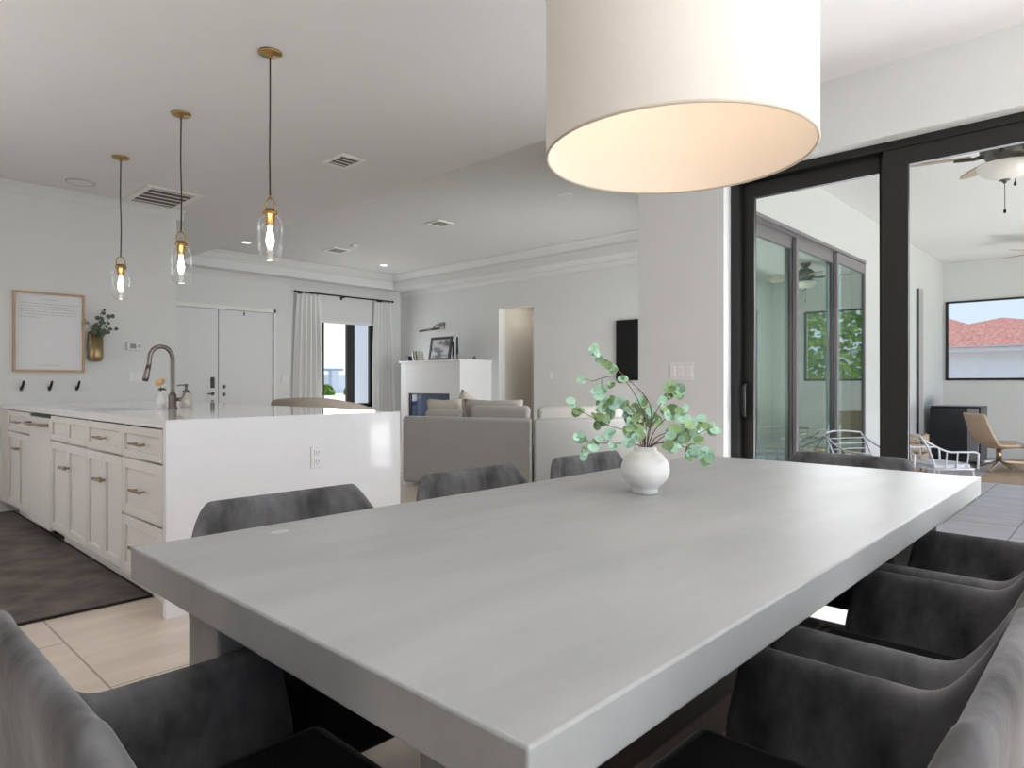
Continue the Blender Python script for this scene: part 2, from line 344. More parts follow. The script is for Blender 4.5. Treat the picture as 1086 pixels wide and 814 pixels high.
# baseboards
struct('baseboard_kitchen', MB().box(-4, 1.1, Y1-.015, Y1, 0, .12), TRIM, 'white baseboard under the kitchen wall', 'baseboard')
struct('baseboard_entry', MB().box(DX1+.09, X2, Y2-.015, Y2, 0, .12).box(2.54, DX0-.09, Y2-.015, Y2, 0, .12), TRIM, 'white baseboard along the entry wall', 'baseboard')
struct('baseboard_living', MB().box(X2-.015, X2, OY1, Y2, 0, .12).box(X2-.015, X2, 2.6, OY0, 0, .12), TRIM, 'white baseboard under the tv wall', 'baseboard')
struct('baseboard_dining', MB().box(X1-.015, X1, DY1+.01, 2.545, 0, .12), TRIM, 'white baseboard under the switch wall', 'baseboard')

# ------------------------------------------------------------------ front doors
d = sroot('door_1', (4.345, Y2, 0), 'white double front doors with dark keypad lock', 'door')
build('casing', MB().box(DX0-.07, DX0, Y2-.02, Y2+.12, 0, DZ+.07).box(DX1, DX1+.03, Y2-.025, Y2+.1, 0, DZ+.06).box(DX0-.07, DX1+.03, Y2-.025, Y2+.1, DZ, DZ+.06), TRIM, d)
DOORP = mat('painted door', (222, 223, 225), .5, var=.01)
la = build('door_leaf', MB().box(DX0+.001, 4.341, Y2+.012, Y2+.06, .005, DZ-.001), DOORP, d, bevel=.004)
lb = build('door_leaf', MB().box(4.349, DX1-.001, Y2+.012, Y2+.06, .005, DZ-.001), DOORP, d, bevel=.004)
build('door_seam', MB().box(4.3405, 4.3495, Y2+.022, Y2+.055, .005, DZ-.005), DARKGAP, d)
build('keypad', MB().box(4.225, 4.285, Y2-.005, Y2+.03, 1.02, 1.185), BLACK, la, bevel=.01)
build('lever', MB().lathe([(.03, -.01), (.03, .01)], (0, 0, 0), 14).xf(Matrix.Translation((4.255, Y2+.02, .93)) @ Matrix.Rotation(PI/2, 4, 'X')).tube([(4.255, Y2-.02, .93), (4.17, Y2-.02, .93)], .01), GUNMETAL, la, smooth=True)
build('handle', MB().tube([(4.25, Y2+.02, .83), (4.25, Y2-.03, .82), (4.25, Y2-.03, .74), (4.25, Y2+.02, .73)], .012), STEEL, la, smooth=True)
for z in (1.04, .92): build('lock_rose', MB().lathe([(.03, 0), (.03, .02), (.012, .03)], (0, 0, 0), 14).xf(Matrix.Translation((4.43, Y2+.03, z)) @ Matrix.Rotation(PI/2, 4, 'X')), GUNMETAL, lb, smooth=True)
build('door_stop', MB().box(4.74, 4.755, Y2-.0, Y2+.03, 2.16, 2.215), BLACK, lb)

# front window
w = sroot('window_1', (6.6, Y2+.06, WZ0), 'black framed front window between the white curtains', 'window')
fy0, fy1 = Y2+.05, Y2+.11
build('window_frame', MB().box(WX0, WX0+.17, fy0, fy1, WZ0, WZ1).box(7.14, WX1, fy0, fy1, WZ0, WZ1).box(6.655, 6.81, fy0, fy1, WZ0, WZ1).box(WX0, WX1, fy0, fy1, WZ0, WZ0+.07).box(WX0, WX1, fy0, fy1, WZ1-.02, WZ1), BLKFR, w)
build('window_pane', MB().box(WX0+.1, 6.7, fy0+.028, fy0+.032, WZ0+.05, WZ1-.01), GLASSCL, w)
build('window_pane', MB().box(6.75, 7.2, fy0+.028, fy0+.032, WZ0+.05, WZ1-.01), GLASSCL, w)
build('window_sill', MB().box(WX0-.03, WX1+.03, Y2-.03, Y2+.05, WZ0-.03, WZ0), TRIM, w, bevel=.006)
build('blind_head', MB().box(WX0+.02, WX1-.02, Y2+.0, Y2+.045, WZ1-.05, WZ1-.001), TRIM, w)

# curtains and rod
rd = thing('curtain_rod', 'long thin black curtain rod over the front window', 'curtain rod', (6.55, Y2-.1, 2.622))
build('rod', MB().tube([(5.58, Y2-.1, 2.622), (7.53, Y2-.1, 2.622)], .014), BLACK, rd, smooth=True)
for x in (5.565, 7.545): build('finial', MB().ball((x, Y2-.1, 2.622), .022), BLACK, rd, smooth=True)
for x in (5.68, 6.5, 7.28): build('bracket', MB().box(x-.012, x+.012, Y2-.1, Y2, 2.60, 2.62).box(x-.02, x+.02, Y2-.012, Y2, 2.57, 2.65).box(x-.012, x+.012, Y2-.118, Y2-.082, 2.595, 2.615), BLACK, rd)
def curtain(x0, x1, xb0, xb1, folds, label, seed):
    rnd = random.Random(seed); mb = MB(); n = 90; rows = 22; g = []
    ph = [rnd.uniform(-.5, .5) for _ in range(6)]
    for j in range(rows+1):
        t = j/rows; z = 2.585*(1-t) + .02*t; row = []
        a, b = x0+(xb0-x0)*t**.7, x1+(xb1-x1)*t**.7
        for i in range(n+1):
            u = i/n; am = .02 + .028*min(1, t*3)
            y = Y2-.1 + am*math.sin(u*folds*2*PI + .6*math.sin(3*t+ph[0])) + .012*math.sin(u*folds*4.3*PI+ph[1]+t)
            row.append(mb.bm.verts.new((a+(b-a)*u, y, z)))
        g.append(row)
    for j in range(rows):
        for i in range(n): mb.bm.faces.new((g[j][i], g[j][i+1], g[j+1][i+1], g[j+1][i]))
    t = thing('curtain', label, 'curtain', ((x0+x1)/2, Y2-.1, .02), group='white curtains on the black rod')
    build('fabric_panel', mb, CURT, t, smooth=True)
    for k in range(4):
        x = x0 + (x1-x0)*(k+.5)/4
        build('curtain_ring', MB().tube([(x+.003*math.sin(q), Y2-.1+.021*math.cos(q*PI/5), 2.612+.024*math.sin(q*PI/5)) for q in range(10)], .003, 5, closed=True), BLACK, t, smooth=True)
curtain(5.60, 6.03, 5.52, 6.09, 5, 'white linen curtain hanging left of the front window, beside the doors', 1)
curtain(7.15, 7.50, 7.10, 7.60, 5, 'white linen curtain hanging at the room corner, right of the front window', 2)

# ------------------------------------------------------------------ sliding door to the patio (dining)
d = sroot('door_2', (X1+.16, .9, 0), 'black framed sliding glass door beside the dining table', 'door')
fx0, fx1 = X1+.10, X1+.215
build('door_frame', MB().box(fx0, fx1, DY1-.055, DY1, 0, DH).box(fx0, fx1, DY0, DY0+.05, 0, DH).box(fx0, fx1, DY0+.05, DY1-.055, 2.375, DH).box(fx0, fx1, DY0+.05, DY1-.055, -.004, .015), BLKFR, d)
def panel(x0, x1, y0, y1, zt, sw0, sw1, tr, handle=None):
    p = build('door_panel', MB().box(x0, x1, y0, y0+sw0, .016, zt).box(x0, x1, y1-sw1, y1, .016, zt).box(x0, x1, y0+sw0, y1-sw1, zt-tr, zt).box(x0, x1, y0+sw0, y1-sw1, .016, .13), BLKFR, d, bevel=.004)
    build('glass', MB().box((x0+x1)/2-.003, (x0+x1)/2+.003, y0+.02, y1-.02, .05, zt-.03), GLASSCL, p)
    if handle:
        build('handle', MB().tube([(x0, handle, 1.09), (x0-.045, handle, 1.07), (x0-.045, handle, .88), (x0, handle, .86)], .011), BLACK, p, smooth=True)
        build('handle', MB().tube([(x1, handle, 1.09), (x1+.045, handle, 1.07), (x1+.045, handle, .88), (x1, handle, .86)], .011), BLACK, p, smooth=True)
panel(X1+.158, X1+.20, .97, 1.86, 2.372, .085, .075, .10, 1.83)
panel(X1+.105, X1+.147, .0, 1.03, 2.376, .1, .125, .10)
panel(X1+.158, X1+.20, DY0+.05, .12, 2.372, .08, .08, .10)
# living room sliding doors (seen from the patio)
d = sroot('door_3', (6.2, LY1+.05, 0), 'grey framed stacking glass doors of the living room facing the patio', 'door')
gm = MB()
for k in range(3): gm.box(GX0, GX1, LY1-.005+.04*k, LY1+.025+.04*k, GH-.03-.012*k, GH)
gm.box(GX0, GX0+.05, LY1, LY1+.14, 0, GH).box(GX1-.045, GX1, LY1+.04, LY1+.14, 0, GH).box(GX0, GX1, LY1, LY1+.14, -.004, .012)
build('door_frame', gm, GREYFR, d)
for k, (a, b) in enumerate(((4.47, 6.05), (6.0, 7.02), (6.97, 7.915))):
    y0 = LY1-.002+.04*(2-k)
    p = build('door_panel', MB().box(a, a+.05, y0, y0+.034, .014, 2.38).box(b-.05, b, y0, y0+.034, .014, 2.38).box(a+.05, b-.05, y0, y0+.034, 2.28, 2.38).box(a+.05, b-.05, y0, y0+.034, .014, .12), GREYFR, d, bevel=.004)
    build('glass', MB().box(a+.03, b-.03, y0+.014, y0+.019, .06, 2.32), GLASSLV, p)
# patio openings
w = sroot('window_2', (LX3, 1.2, PZ0), 'black framed screened opening in the patio end wall', 'window')
build('window_frame', MB().box(LX3-.02, LX3+.04, PW1-.03, PW1, PZ0, PZ1).box(LX3-.02, LX3+.04, PW0, PW0+.03, PZ0, PZ1).box(LX3-.02, LX3+.04, PW0, PW1, PZ0, PZ0+.035).box(LX3-.02, LX3+.04, PW0, PW1, PZ1-.025, PZ1), BLKFR, w)
w = sroot('window_3', (8, LY0-.08, 0), 'tall black framed screen opening along the patio', 'window')
sm = MB()
for x in (4.72, 6.9, 8.9, 10.85, 11.37): sm.box(x-.025, x+.025, LY0-.1, LY0-.05, 0, 2.37)
sm.box(4.7, 11.4, LY0-.1, LY0-.05, .6, .65).box(4.7, 11.4, LY0-.1, LY0-.05, 2.33, 2.37).box(4.7, 11.4, LY0-.1, LY0-.05, 0, .04)
build('window_frame', sm, BLKFR, w)
d = sroot('door_4', (10.2, LY1, 0), 'narrow white patio door with dark edge near the end wall', 'door')
build('door_leaf', MB().box(9.66, 10.10, LY1-.02, LY1-.001, 0, 2.42), DOORP, d)
build('dark_edge', MB().box(10.17, 10.31, LY1-.012, LY1-.001, 0, 2.36), BLKFR, d)
build('jamb', MB().box(10.31, 10.55, LY1-.012, LY1-.001, 0, 2.38), mat('grey jamb', (186, 184, 186), .6, var=.01), d)

# ------------------------------------------------------------------ kitchen peninsula
FX = 1.15
def shaker(mb, y0, y1, z0, z1, st=.055, x=FX, th=.02, rec=.011):
    # frame-and-panel front lying in plane x, facing -x
    mb.box(x-th, x, y0, y0+st, z0, z1); mb.box(x-th, x, y1-st, y1, z0, z1); mb.box(x-th, x, y0+st, y1-st, z0, z0+st); mb.box(x-th, x, y0+st, y1-st, z1-st, z1)
    mb.box(x-th+rec, x, y0+st-.001, y1-st+.001, z0+st-.001, z1-st+.001)
    return mb
def cabinet(y0, y1, label, fronts, filler=None):
    c = thing('base_cabinet', label, 'cabinet', ((FX+1.8)/2, (y0+y1)/2, 0), group='white shaker cabinets of the peninsula')
    cb = MB()
    cb.box(FX+.001, 1.8, y0+.001, y0+.02, .1, .872).box(FX+.001, 1.8, y1-.02, y1-.001, .1, .872).box(FX+.001, 1.8, y0+.02, y1-.02, .1, .12).box(FX+.001, FX+.02, y0+.02, y1-.02, .69, .712).box(1.78, 1.8, y0+.02, y1-.02, .12, .872)
    if filler: cb.box(FX-.018, FX, filler[0], filler[1], .1, .872)
    build('carcass', cb, CABBODY, c)
    build('toe_kick', MB().box(FX+.06, FX+.075, y0, y1, 0, .1), CAB, c)
    for kind, a, b, z0, z1, hw in fronts:
        f = build(kind, shaker(MB(), a, b, z0, z1, .05 if z1-z0 > .2 else .038), CAB, c, bevel=.0025, seg=1)
        if hw and hw[0] == 'pull':
            ym, zm, L = (a+b)/2, hw[1], hw[2]
            build('pull', MB().box(FX-.056, FX-.044, ym-L/2, ym+L/2, zm-.006, zm+.006).box(FX-.05, FX-.019, ym-L/2+.02, ym-L/2+.03, zm-.005, zm+.005).box(FX-.05, FX-.019, ym+L/2-.03, ym+L/2-.02, zm-.005, zm+.005), NICKEL, f, bevel=.002)
        if hw and hw[0] == 'knob':
            yk = hw[1]; zk = hw[2]
            build('knob', MB().tube([(FX-.02, yk, zk), (FX-.05, yk, zk)], .006).tube([(FX-.05, yk-.028, zk), (FX-.05, yk+.028, zk)], .009), NICKEL, f, smooth=True)
    return c
zt0, zt1, zd0, zd1 = .708, .866, .112, .698
a, b = 3.285, 3.862
cabinet(a, b, 'white three drawer cabinet next to the waterfall end panel', [('drawer', a+.004, b-.004, zt0, zt1, ('pull', .785, .16)), ('drawer', a+.004, b-.004, .414, .70, ('pull', .555, .16)), ('drawer', a+.004, b-.004, zd0, .405, ('pull', .268, .16))])
a, b = 3.864, 4.50; m_ = (a+b)/2
cabinet(a, b, 'white two door cabinet with one drawer pull, between drawer stack and sink cabinet', [('drawer', a+.004, b-.004, zt0, zt1, ('pull', .785, .16)), ('door', a+.004, m_-.002, zd0, zd1, ('knob', m_-.04, .552)), ('door', m_+.002, b-.004, zd0, zd1, ('knob', m_+.04, .552))])
a, b = 4.502, 5.335; m_ = (a+b)/2
cabinet(a, b, 'white two door sink cabinet with plain false fronts, right of the dishwasher', [('false_front', a+.004, m_-.002, zt0, zt1, None), ('false_front', m_+.002, b-.004, zt0, zt1, None), ('door', a+.004, m_-.002, zd0, zd1, ('knob', m_-.04, .552)), ('door', m_+.002, b-.004, zd0, zd1, ('knob', m_+.04, .552))])
a, b = 5.945, 6.72; m_ = (a+b)/2
cabinet(a, b, 'white cabinet at the kitchen wall, left of the dishwasher', [('drawer', a+.004, b-.004, zt0, zt1, ('pull', .785, .2)), ('door', a+.004, m_-.002, zd0, zd1, ('knob', m_-.04, .58)), ('door', m_+.002, b-.004, zd0, zd1, ('knob', m_+.04, .58))], filler=(6.724, 6.998))
# dishwasher
dw = thing('dishwasher', 'white panel dishwasher with a bowed bar handle', 'dishwasher', (1.4, 5.64, 0))
build('body', MB().box(FX+.005, 1.75, 5.35, 5.93, .06, .87), DARKGAP, dw)
dd = build('door', MB().box(FX-.022, FX+.004, 5.343, 5.938, .085, .845), CAB, dw, bevel=.004)
build('gap_shade_strip', MB().box(FX-.012, FX+.004, 5.343, 5.938, .848, .868), BLACK, dw)  # black strip stands in for the shaded gap above the door
build('handle', MB().tube([(FX-.02, 5.39, .80), (FX-.06, 5.395, .80)] + [(FX-.062-.02*math.sin(PI*k/8), 5.40+.48*k/8, .80) for k in range(9)] + [(FX-.06, 5.885, .80), (FX-.02, 5.89, .80)], .011), NICKEL, dd, smooth=True)
build('kick_plate', MB().box(FX+.08, FX+.09, 5.345, 5.936, .0, .06), DARKGAP, dw)
# worktop with waterfall end and sink cut-out
SX0, SX1, SY0, SY1 = 1.24, 1.60, 4.56, 5.27
wt = thing('worktop', 'white polished quartz peninsula worktop with waterfall end', 'worktop', (1.8, 5.1, 0))
T0, T1, CX0, CX1, CY0, CY1 = .875, .915, 1.13, 2.46, 3.24, 6.999
build('slab', MB().box(CX0, CX1, CY0+.0401, SY0, T0, T1).box(CX0, CX1, SY1, CY1, T0, T1).box(CX0, SX0, SY0, SY1, T0, T1).box(SX1, CX1, SY0, SY1, T0, T1), QUARTZ, wt)
build('waterfall_end', MB().box(CX0, CX1, CY0, CY0+.04, 0, T0+.0399), QUARTZ, wt, bevel=.002)
build('back_panel', MB().box(2.10, 2.12, CY0+.042, CY1-.001, 0, T0-.002), CAB, wt)
sk = thing('sink', 'undermount sink basin set into the quartz worktop', 'sink', (1.42, 4.9, .68))
build('basin', MB().box(SX0-.012, SX1+.012, SY0-.012, SY1+.012, .68, .69).box(SX0-.012, SX0, SY0, SY1, .69, .873).box(SX1, SX1+.012, SY0, SY1, .69, .873).box(SX0-.012, SX1+.012, SY0-.012, SY0, .69, .873).box(SX0-.012, SX1+.012, SY1, SY1+.012, .69, .873), STEEL, sk)
build('drain', MB().lathe([(.045, 0), (.045, .004)], (1.42, 4.9, .69), 18), GUNMETAL, sk)
# faucet
fb = Vector((1.70, 4.754, .915))
fc = thing('faucet', 'tall arched bronze pull-down faucet behind the sink', 'faucet', fb)
build('base', MB().lathe([(.032, 0), (.032, .008), (.026, .014), (.026, .09), (.02, .10), (.016, .105)], fb, 20), GUNMETAL, fc, smooth=True)
arc = [fb + Vector((0, 0, .1 + .02*k)) for k in range(11)] + [fb + Vector((-.072+.072*math.cos(q*PI/12), 0, .335+.082*math.sin(q*PI/12))) for q in range(0, 12)]
arc += [fb + Vector((-.147, 0, .30)), fb + Vector((-.153, 0, .27))]
build('spout', MB().tube(arc, .0145, 12), GUNMETAL, fc, smooth=True)
build('spray_head', MB().tube([fb+Vector((-.152, 0, .28)), fb+Vector((-.156, 0, .26)), fb+Vector((-.166, 0, .21)), fb+Vector((-.171, 0, .185))], [.0155, .017, .019, .018], 12), GUNMETAL, fc, smooth=True)
build('lever', MB().tube([fb+Vector((.02, -.0, .06)), fb+Vector((.05, -.01, .062)), fb+Vector((.062, -.015, .075)), fb+Vector((.075, -.02, .12))], [.012, .012, .007, .006], 8), GUNMETAL, fc, smooth=True)
# soap dispenser, flower vase
sp = Vector((1.90, 5.05, .915))
s_ = thing('soap_dispenser', 'ribbed glass soap dispenser with dark pump beside the faucet', 'soap dispenser', sp)
jar = MB(); nseg = 40
rp = [(.040, 0), (.043, .006), (.043, .085), (.036, .098), (.022, .104)]
rings = [[jar.bm.verts.new(sp + Vector(((r + (.0018 if k % 2 else 0))*math.cos(2*PI*k/nseg), (r + (.0018 if k % 2 else 0))*math.sin(2*PI*k/nseg), z))) for k in range(nseg)] for r, z in rp]
for A, B in zip(rings, rings[1:]):
    for k in range(nseg): jar.bm.faces.new((A[k], A[(k+1) % nseg], B[(k+1) % nseg], B[k]))
jar.bm.faces.new(rings[0][::-1])
build('jar', jar, GLASSJAR, s_)
build('soap', MB().lathe([(.037, .006), (.037, .07)], sp, 20), mat('pale soap', (236, 232, 222), .3, var=.01), s_, smooth=True)
build('pump', MB().lathe([(.024, .103), (.024, .118), (.01, .124), (.008, .15), (.014, .152), (.014, .165), (.006, .168)], sp, 16).tube([sp+Vector((0, 0, .158)), sp+Vector((-.05, .01, .158)), sp+Vector((-.058, .012, .15))], .005), GUNMETAL, s_, smooth=True)
fp = Vector((1.715, 5.0, .915))
v_ = thing('bud_vase', 'small white bud vase left of the faucet', 'vase', fp)
build('body', MB().lathe([(.026, 0), (.034, .02), (.034, .05), (.02, .085), (.016, .105), (.019, .11), (.014, .108), (.012, .08)], fp, 20, cap1=False), CERAM, v_, smooth=True)
fl = thing('cut_flower', 'cream flower with green leaves in the small bud vase', 'flower', fp + Vector((0, 0, .03)))
build('stem', MB().tube([fp+Vector((0, 0, .05)), fp+Vector((-.005, 0, .12)), fp+Vector((-.005, .005, .165))], .003, 6), LEAFDK, fl)
pm = MB(); pc = fp + Vector((-.012, -.004, .178)); fn = Vector((-.62, -.62, .48)).normalized(); fu = fn.cross(Vector((0, 0, 1))).normalized(); fv = fn.cross(fu)
for ring, (R_, tilt, n) in enumerate(((.026, .2, 9), (.018, .55, 8), (.009, .9, 5))):
    for k in range(n):
        q = 2*PI*k/n + ring*.3; dr = fu*math.cos(q) + fv*math.sin(q)
        pm.disc(pc + dr*R_ + fn*ring*.006, fn*math.cos(tilt) - dr*math.sin(tilt), .0125, 8, .2)
build('petals', pm, mat('cream petal', (238, 214, 178), .7, var=.06, scale=60), fl, smooth=True)
lm = MB()
for q in (.3, 1.6, 2.9, 4.4): lm.disc(fp + Vector((.022*math.cos(q), .022*math.sin(q), .13)), (math.cos(q), math.sin(q), 1), .018, 8, .1, .7)
build('leaves', lm, LEAFDK, fl, smooth=True)

# outlet on the waterfall end
ot = thing('wall_outlet', 'white duplex outlet on the waterfall end of the peninsula', 'outlet', (1.897, CY0, .625))
build('plate', MB().box(1.861, 1.933, CY0-.006, CY0, .625, .745), PLASTIC, ot, bevel=.003)
for z in (.66, .71):
    s2 = build('socket', MB().box(1.879, 1.915, CY0-.009, CY0-.004, z-.018, z+.018), PLASTIC, ot, bevel=.006)
    build('slots', MB().box(1.888, 1.891, CY0-.0095, CY0-.008, z-.006, z+.009).box(1.903, 1.906, CY0-.0095, CY0-.008, z-.006, z+.009).box(1.895, 1.899, CY0-.0095, CY0-.008, z-.013, z-.009), mat('slot grey %d' % int(z*100), (130, 130, 134), .6), s2)

# runner rug
rg = thing('runner_rug', 'dark brown distressed runner rug along the peninsula', 'rug', (.66, 5.27, 0))
build('pile', MB().box(.14, 1.19, 3.65, 6.90, .001, .011), RUG, rg)
build('binding', MB().box(.125, .14, 3.635, 6.915, .001, .012).box(1.19, 1.205, 3.635, 6.915, .001, .012).box(.14, 1.19, 3.635, 3.65, .001, .012).box(.14, 1.19, 6.90, 6.915, .001, .012), RUGED, rg)

# ------------------------------------------------------------------ things on the kitchen wall
pf = thing('framed_print', 'large white text print in a thin oak frame', 'framed print', (1.47, Y1, 1.19))
a0, a1, b0, b1 = 1.207, 1.737, 1.188, 1.885
build('frame', MB().box(a0, a0+.018, Y1-.035, Y1, b0, b1).box(a1-.018, a1, Y1-.035, Y1, b0, b1).box(a0+.018, a1-.018, Y1-.035, Y1, b0, b0+.018).box(a0+.018, a1-.018, Y1-.035, Y1, b1-.018, b1), OAK, pf)
build('sheet', MB().box(a0+.018, a1-.018, Y1-.012, Y1-.001, b0+.018, b1-.018), PAPER, pf)
tx = MB(); rnd = random.Random(3)
def words(x0, x1, z, h):
    x = x0
    while x < x1:
        wl = rnd.uniform(.012, .035); tx.box(x, min(x+wl, x1), Y1-.0135, Y1-.0115, z, z+h); x += wl + .007
words(1.41, 1.54, 1.818, .006)
build('heading_text', tx, INK, pf); tx = MB()
for k in range(6): words(1.255, 1.69 - (.28 if k == 5 else rnd.uniform(0, .02)), 1.782-.024*k, .0055)
build('body_text', tx, INK, pf); tx = MB()
words(1.39, 1.55, 1.243, .006)
build('footer_text', tx, INK, pf)
for x, lb in ((1.267, 'black wall hook under the left side of the framed print'), (1.471, 'black wall hook under the middle of the framed print'), (1.679, 'black wall hook under the right side of the framed print')):
    h = thing('wall_hook', lb, 'hook', (x, Y1, 1.02), group='black hooks under the print')
    build('back_plate', MB().box(x-.009, x+.009, Y1-.005, Y1, 1.025, 1.06), BLACK, h, bevel=.002)
    build('peg', MB().tube([(x, Y1-.004, 1.03), (x+.003, Y1-.03, 1.045), (x+.008, Y1-.05, 1.08), (x+.011, Y1-.058, 1.108)], [.011, .011, .0105, .009], 8), BLACK, h, smooth=True)
wv = thing('wall_vase', 'gold pocket vase mounted beside the framed print', 'vase', (1.815, Y1, 1.28))
vb = MB(); vx, R, n = 1.815, .06, 28
prof = [(.02, 1.283), (.045, 1.29), (.057, 1.31), (.06, 1.335)]
rings = [[vb.bm.verts.new((vx+r*math.cos(2*PI*k/n), Y1-.066+r*math.sin(2*PI*k/n), z)) for k in range(n)] for r, z in prof]
top = [vb.bm.verts.new((vx+R*math.cos(2*PI*k/n), Y1-.066+R*math.sin(2*PI*k/n), 1.542+.028*math.sin(2*PI*k/n))) for k in range(n)]
ins = [vb.bm.verts.new((vx+(R-.006)*math.cos(2*PI*k/n), Y1-.066+(R-.006)*math.sin(2*PI*k/n), 1.542+.028*math.sin(2*PI*k/n))) for k in range(n)]
inb = [vb.bm.verts.new((vx+(R-.008)*math.cos(2*PI*k/n), Y1-.066+(R-.008)*math.sin(2*PI*k/n), 1.36)) for k in range(n)]
rings += [top, ins, inb]
for A, B in zip(rings, rings[1:]):
    for k in range(n): vb.bm.faces.new((A[k], A[(k+1) % n], B[(k+1) % n], B[k]))
vb.bm.faces.new(rings[0][::-1]); vb.bm.faces.new(inb)
build('body', vb, GOLD, wv, smooth=True)
build('mount', MB().box(vx-.02, vx+.02, Y1-.008, Y1, 1.45, 1.53), GOLD, wv)
es = thing('eucalyptus_sprig', 'dark eucalyptus sprigs standing in the gold wall vase', 'foliage', (vx, Y1-.066, 1.40))
rnd = random.Random(11)
for tip in ((1.86, -.10, 1.76), (1.93, -.08, 1.70), (1.95, -.12, 1.58), (1.84, -.10, 1.66)):
    t = Vector((tip[0], Y1+tip[1], tip[2])); pts = bez((vx, Y1-.066, 1.42), ((vx+t.x)/2-.02, Y1-.07, 1.60), t, 8)
    st = build('stem', MB().tube(pts, .0025, 5), STEM, es)
    lf = MB()
    for i in range(3, 9):
        for sgn in (-1, 1):
            if rnd.random() < .2: continue
            lf.disc(pts[i] + Vector((sgn*.018, rnd.uniform(-.02, .01), rnd.uniform(-.01, .012))), (rnd.uniform(-.4, .4), -1, rnd.uniform(-.3, .6)), rnd.uniform(.014, .021), 9, .12)
    build('leaves', lf, LEAFDK, st, smooth=True)
t = Vector((1.73, Y1-.12, 1.64)); pts = bez((vx, Y1-.066, 1.42), (vx-.03, Y1-.09, 1.57), t, 8)
st = build('stem', MB().tube(pts, .002, 5), STEM, es)
lf = MB()
for k in range(16): lf.disc(t + Vector((rnd.uniform(-.03, .02), rnd.uniform(-.02, .02), rnd.uniform(-.022, .022))), (rnd.uniform(-1, 1), -1, rnd.uniform(-1, 1)), .009, 7, .2)
build('dried_bloom', lf, mat('dried bloom', (168, 160, 128), .8, var=.12, scale=60), st)
def wallplate(name, label, cat, x0, x1, z0, z1, y=Y1):
    t = thing(name, label, cat, ((x0+x1)/2, y, z0)); build('plate', MB().box(x0, x1, y-.008, y, z0, z1), PLASTIC, t, bevel=.003); return t
t = thing('thermostat', 'white thermostat with grey display on the kitchen wall', 'thermostat', (2.153, Y1, 1.40))
build('case', MB().box(2.088, 2.219, Y1-.025, Y1, 1.40, 1.487), PLASTIC, t, bevel=.008)
build('display', MB().box(2.112, 2.165, Y1-.0265, Y1-.024, 1.42, 1.465), SCREEN, t)
build('buttons', MB().box(2.178, 2.205, Y1-.0275, Y1-.024, 1.43, 1.44).box(2.178, 2.205, Y1-.0275, Y1-.024, 1.447, 1.457), SCREEN, t)
def rocker_plate(label, axis, c, wid, z0, z1, n, pos):
    t = thing('light_switch', label, 'light switch', (pos[0], pos[1], z0))
    if axis == 'y':
        build('plate', MB().box(c-wid/2, c+wid/2, pos[1]-.007, pos[1], z0, z1), PLASTIC, t, bevel=.003)
        for k in range(n):
            u = c-wid/2 + wid*(k+.5)/n; build('rocker', MB().box(u-.016, u+.016, pos[1]-.011, pos[1]-.006, z0+.024, z1-.024), TRIM, t, bevel=.002)
    else:
        build('plate', MB().box(pos[0]-.007, pos[0], c-wid/2, c+wid/2, z0, z1), PLASTIC, t, bevel=.003)
        for k in range(n):
            u = c-wid/2 + wid*(k+.5)/n; build('rocker', MB().box(pos[0]-.011, pos[0]-.006, u-.018, u+.018, z0+.024, z1-.024), TRIM, t, bevel=.002)
rocker_plate('white three rocker switch plate below the thermostat', 'y', 2.17, .135, 1.10, 1.198, 3, (2.17, Y1))
rocker_plate('white three rocker switch plate left of the sliding door', 'x', 2.21, .178, 1.105, 1.222, 3, (X1, 2.21))
rocker_plate('small white switch plate between front doors and curtain', 'y', 5.43, .12, 1.10, 1.22, 2, (5.43, Y2))
rocker_plate('small white switch plate between hall opening and tv', 'x', 6.52, .08, 1.15, 1.27, 1, (X2, 6.52))

# ------------------------------------------------------------------ ceiling fittings
def grille(label, x0, x1, y0, y1, z, n, along='x', fr=.04):
    t = thing('ceiling_vent', label, 'ceiling vent', ((x0+x1)/2, (y0+y1)/2, z))
    build('frame', MB().box(x0, x1, y0, y0+fr, z-.012, z).box(x0, x1, y1-fr, y1, z-.012, z).box(x0, x0+fr, y0+fr, y1-fr, z-.012, z).box(x1-fr, x1, y0+fr, y1-fr, z-.012, z), TRIM, t)
    build('backing', MB().box(x0+fr, x1-fr, y0+fr, y1-fr, z-.003, z-.001), mat('vent dark %d%d' % (int(x0*100), int(y0*100)), (96, 88, 84), .8, var=.05), t)
    for k in range(n):
        if along == 'x':
            w = (y1-y0-2*fr)/n; ya = y0+fr+w*(k+.5)
            o = build('slat', MB().sweep([(x0+fr, ya-.08*w, z-.003), (x0+fr, ya+.02*w, z-.007), (x0+fr, ya+.08*w, z-.006), (x0+fr, ya-.02*w, z-.002)], (x1-x0-2*fr, 0, 0)), TRIM, t)
        else:
            w = (x1-x0-2*fr)/n; xa = x0+fr+w*(k+.5)
            o = build('slat', MB().sweep([(xa-.1*w, y0+fr, z-.003), (xa+.05*w, y0+fr, z-.007), (xa+.1*w, y0+fr, z-.006), (xa-.05*w, y0+fr, z-.002)], (0, y1-y0-2*fr, 0)), TRIM, t)
grille('large white return grille near the kitchen wall', 2.03, 2.50, 6.24, 6.93, ZC, 5, 'x', .05)
grille('white ceiling vent behind the nearest glass pendant', 2.75, 2.955, 4.33, 4.61, ZC, 4, 'x', .022)
grille('white tray ceiling vent nearer the dining table', 5.21, 5.47, 6.12, 6.38, ZT, 5, 'y', .03)
grille('white tray ceiling vent nearer the front doors', 5.23, 5.52, 8.45, 8.78, ZT, 5, 'y', .03)
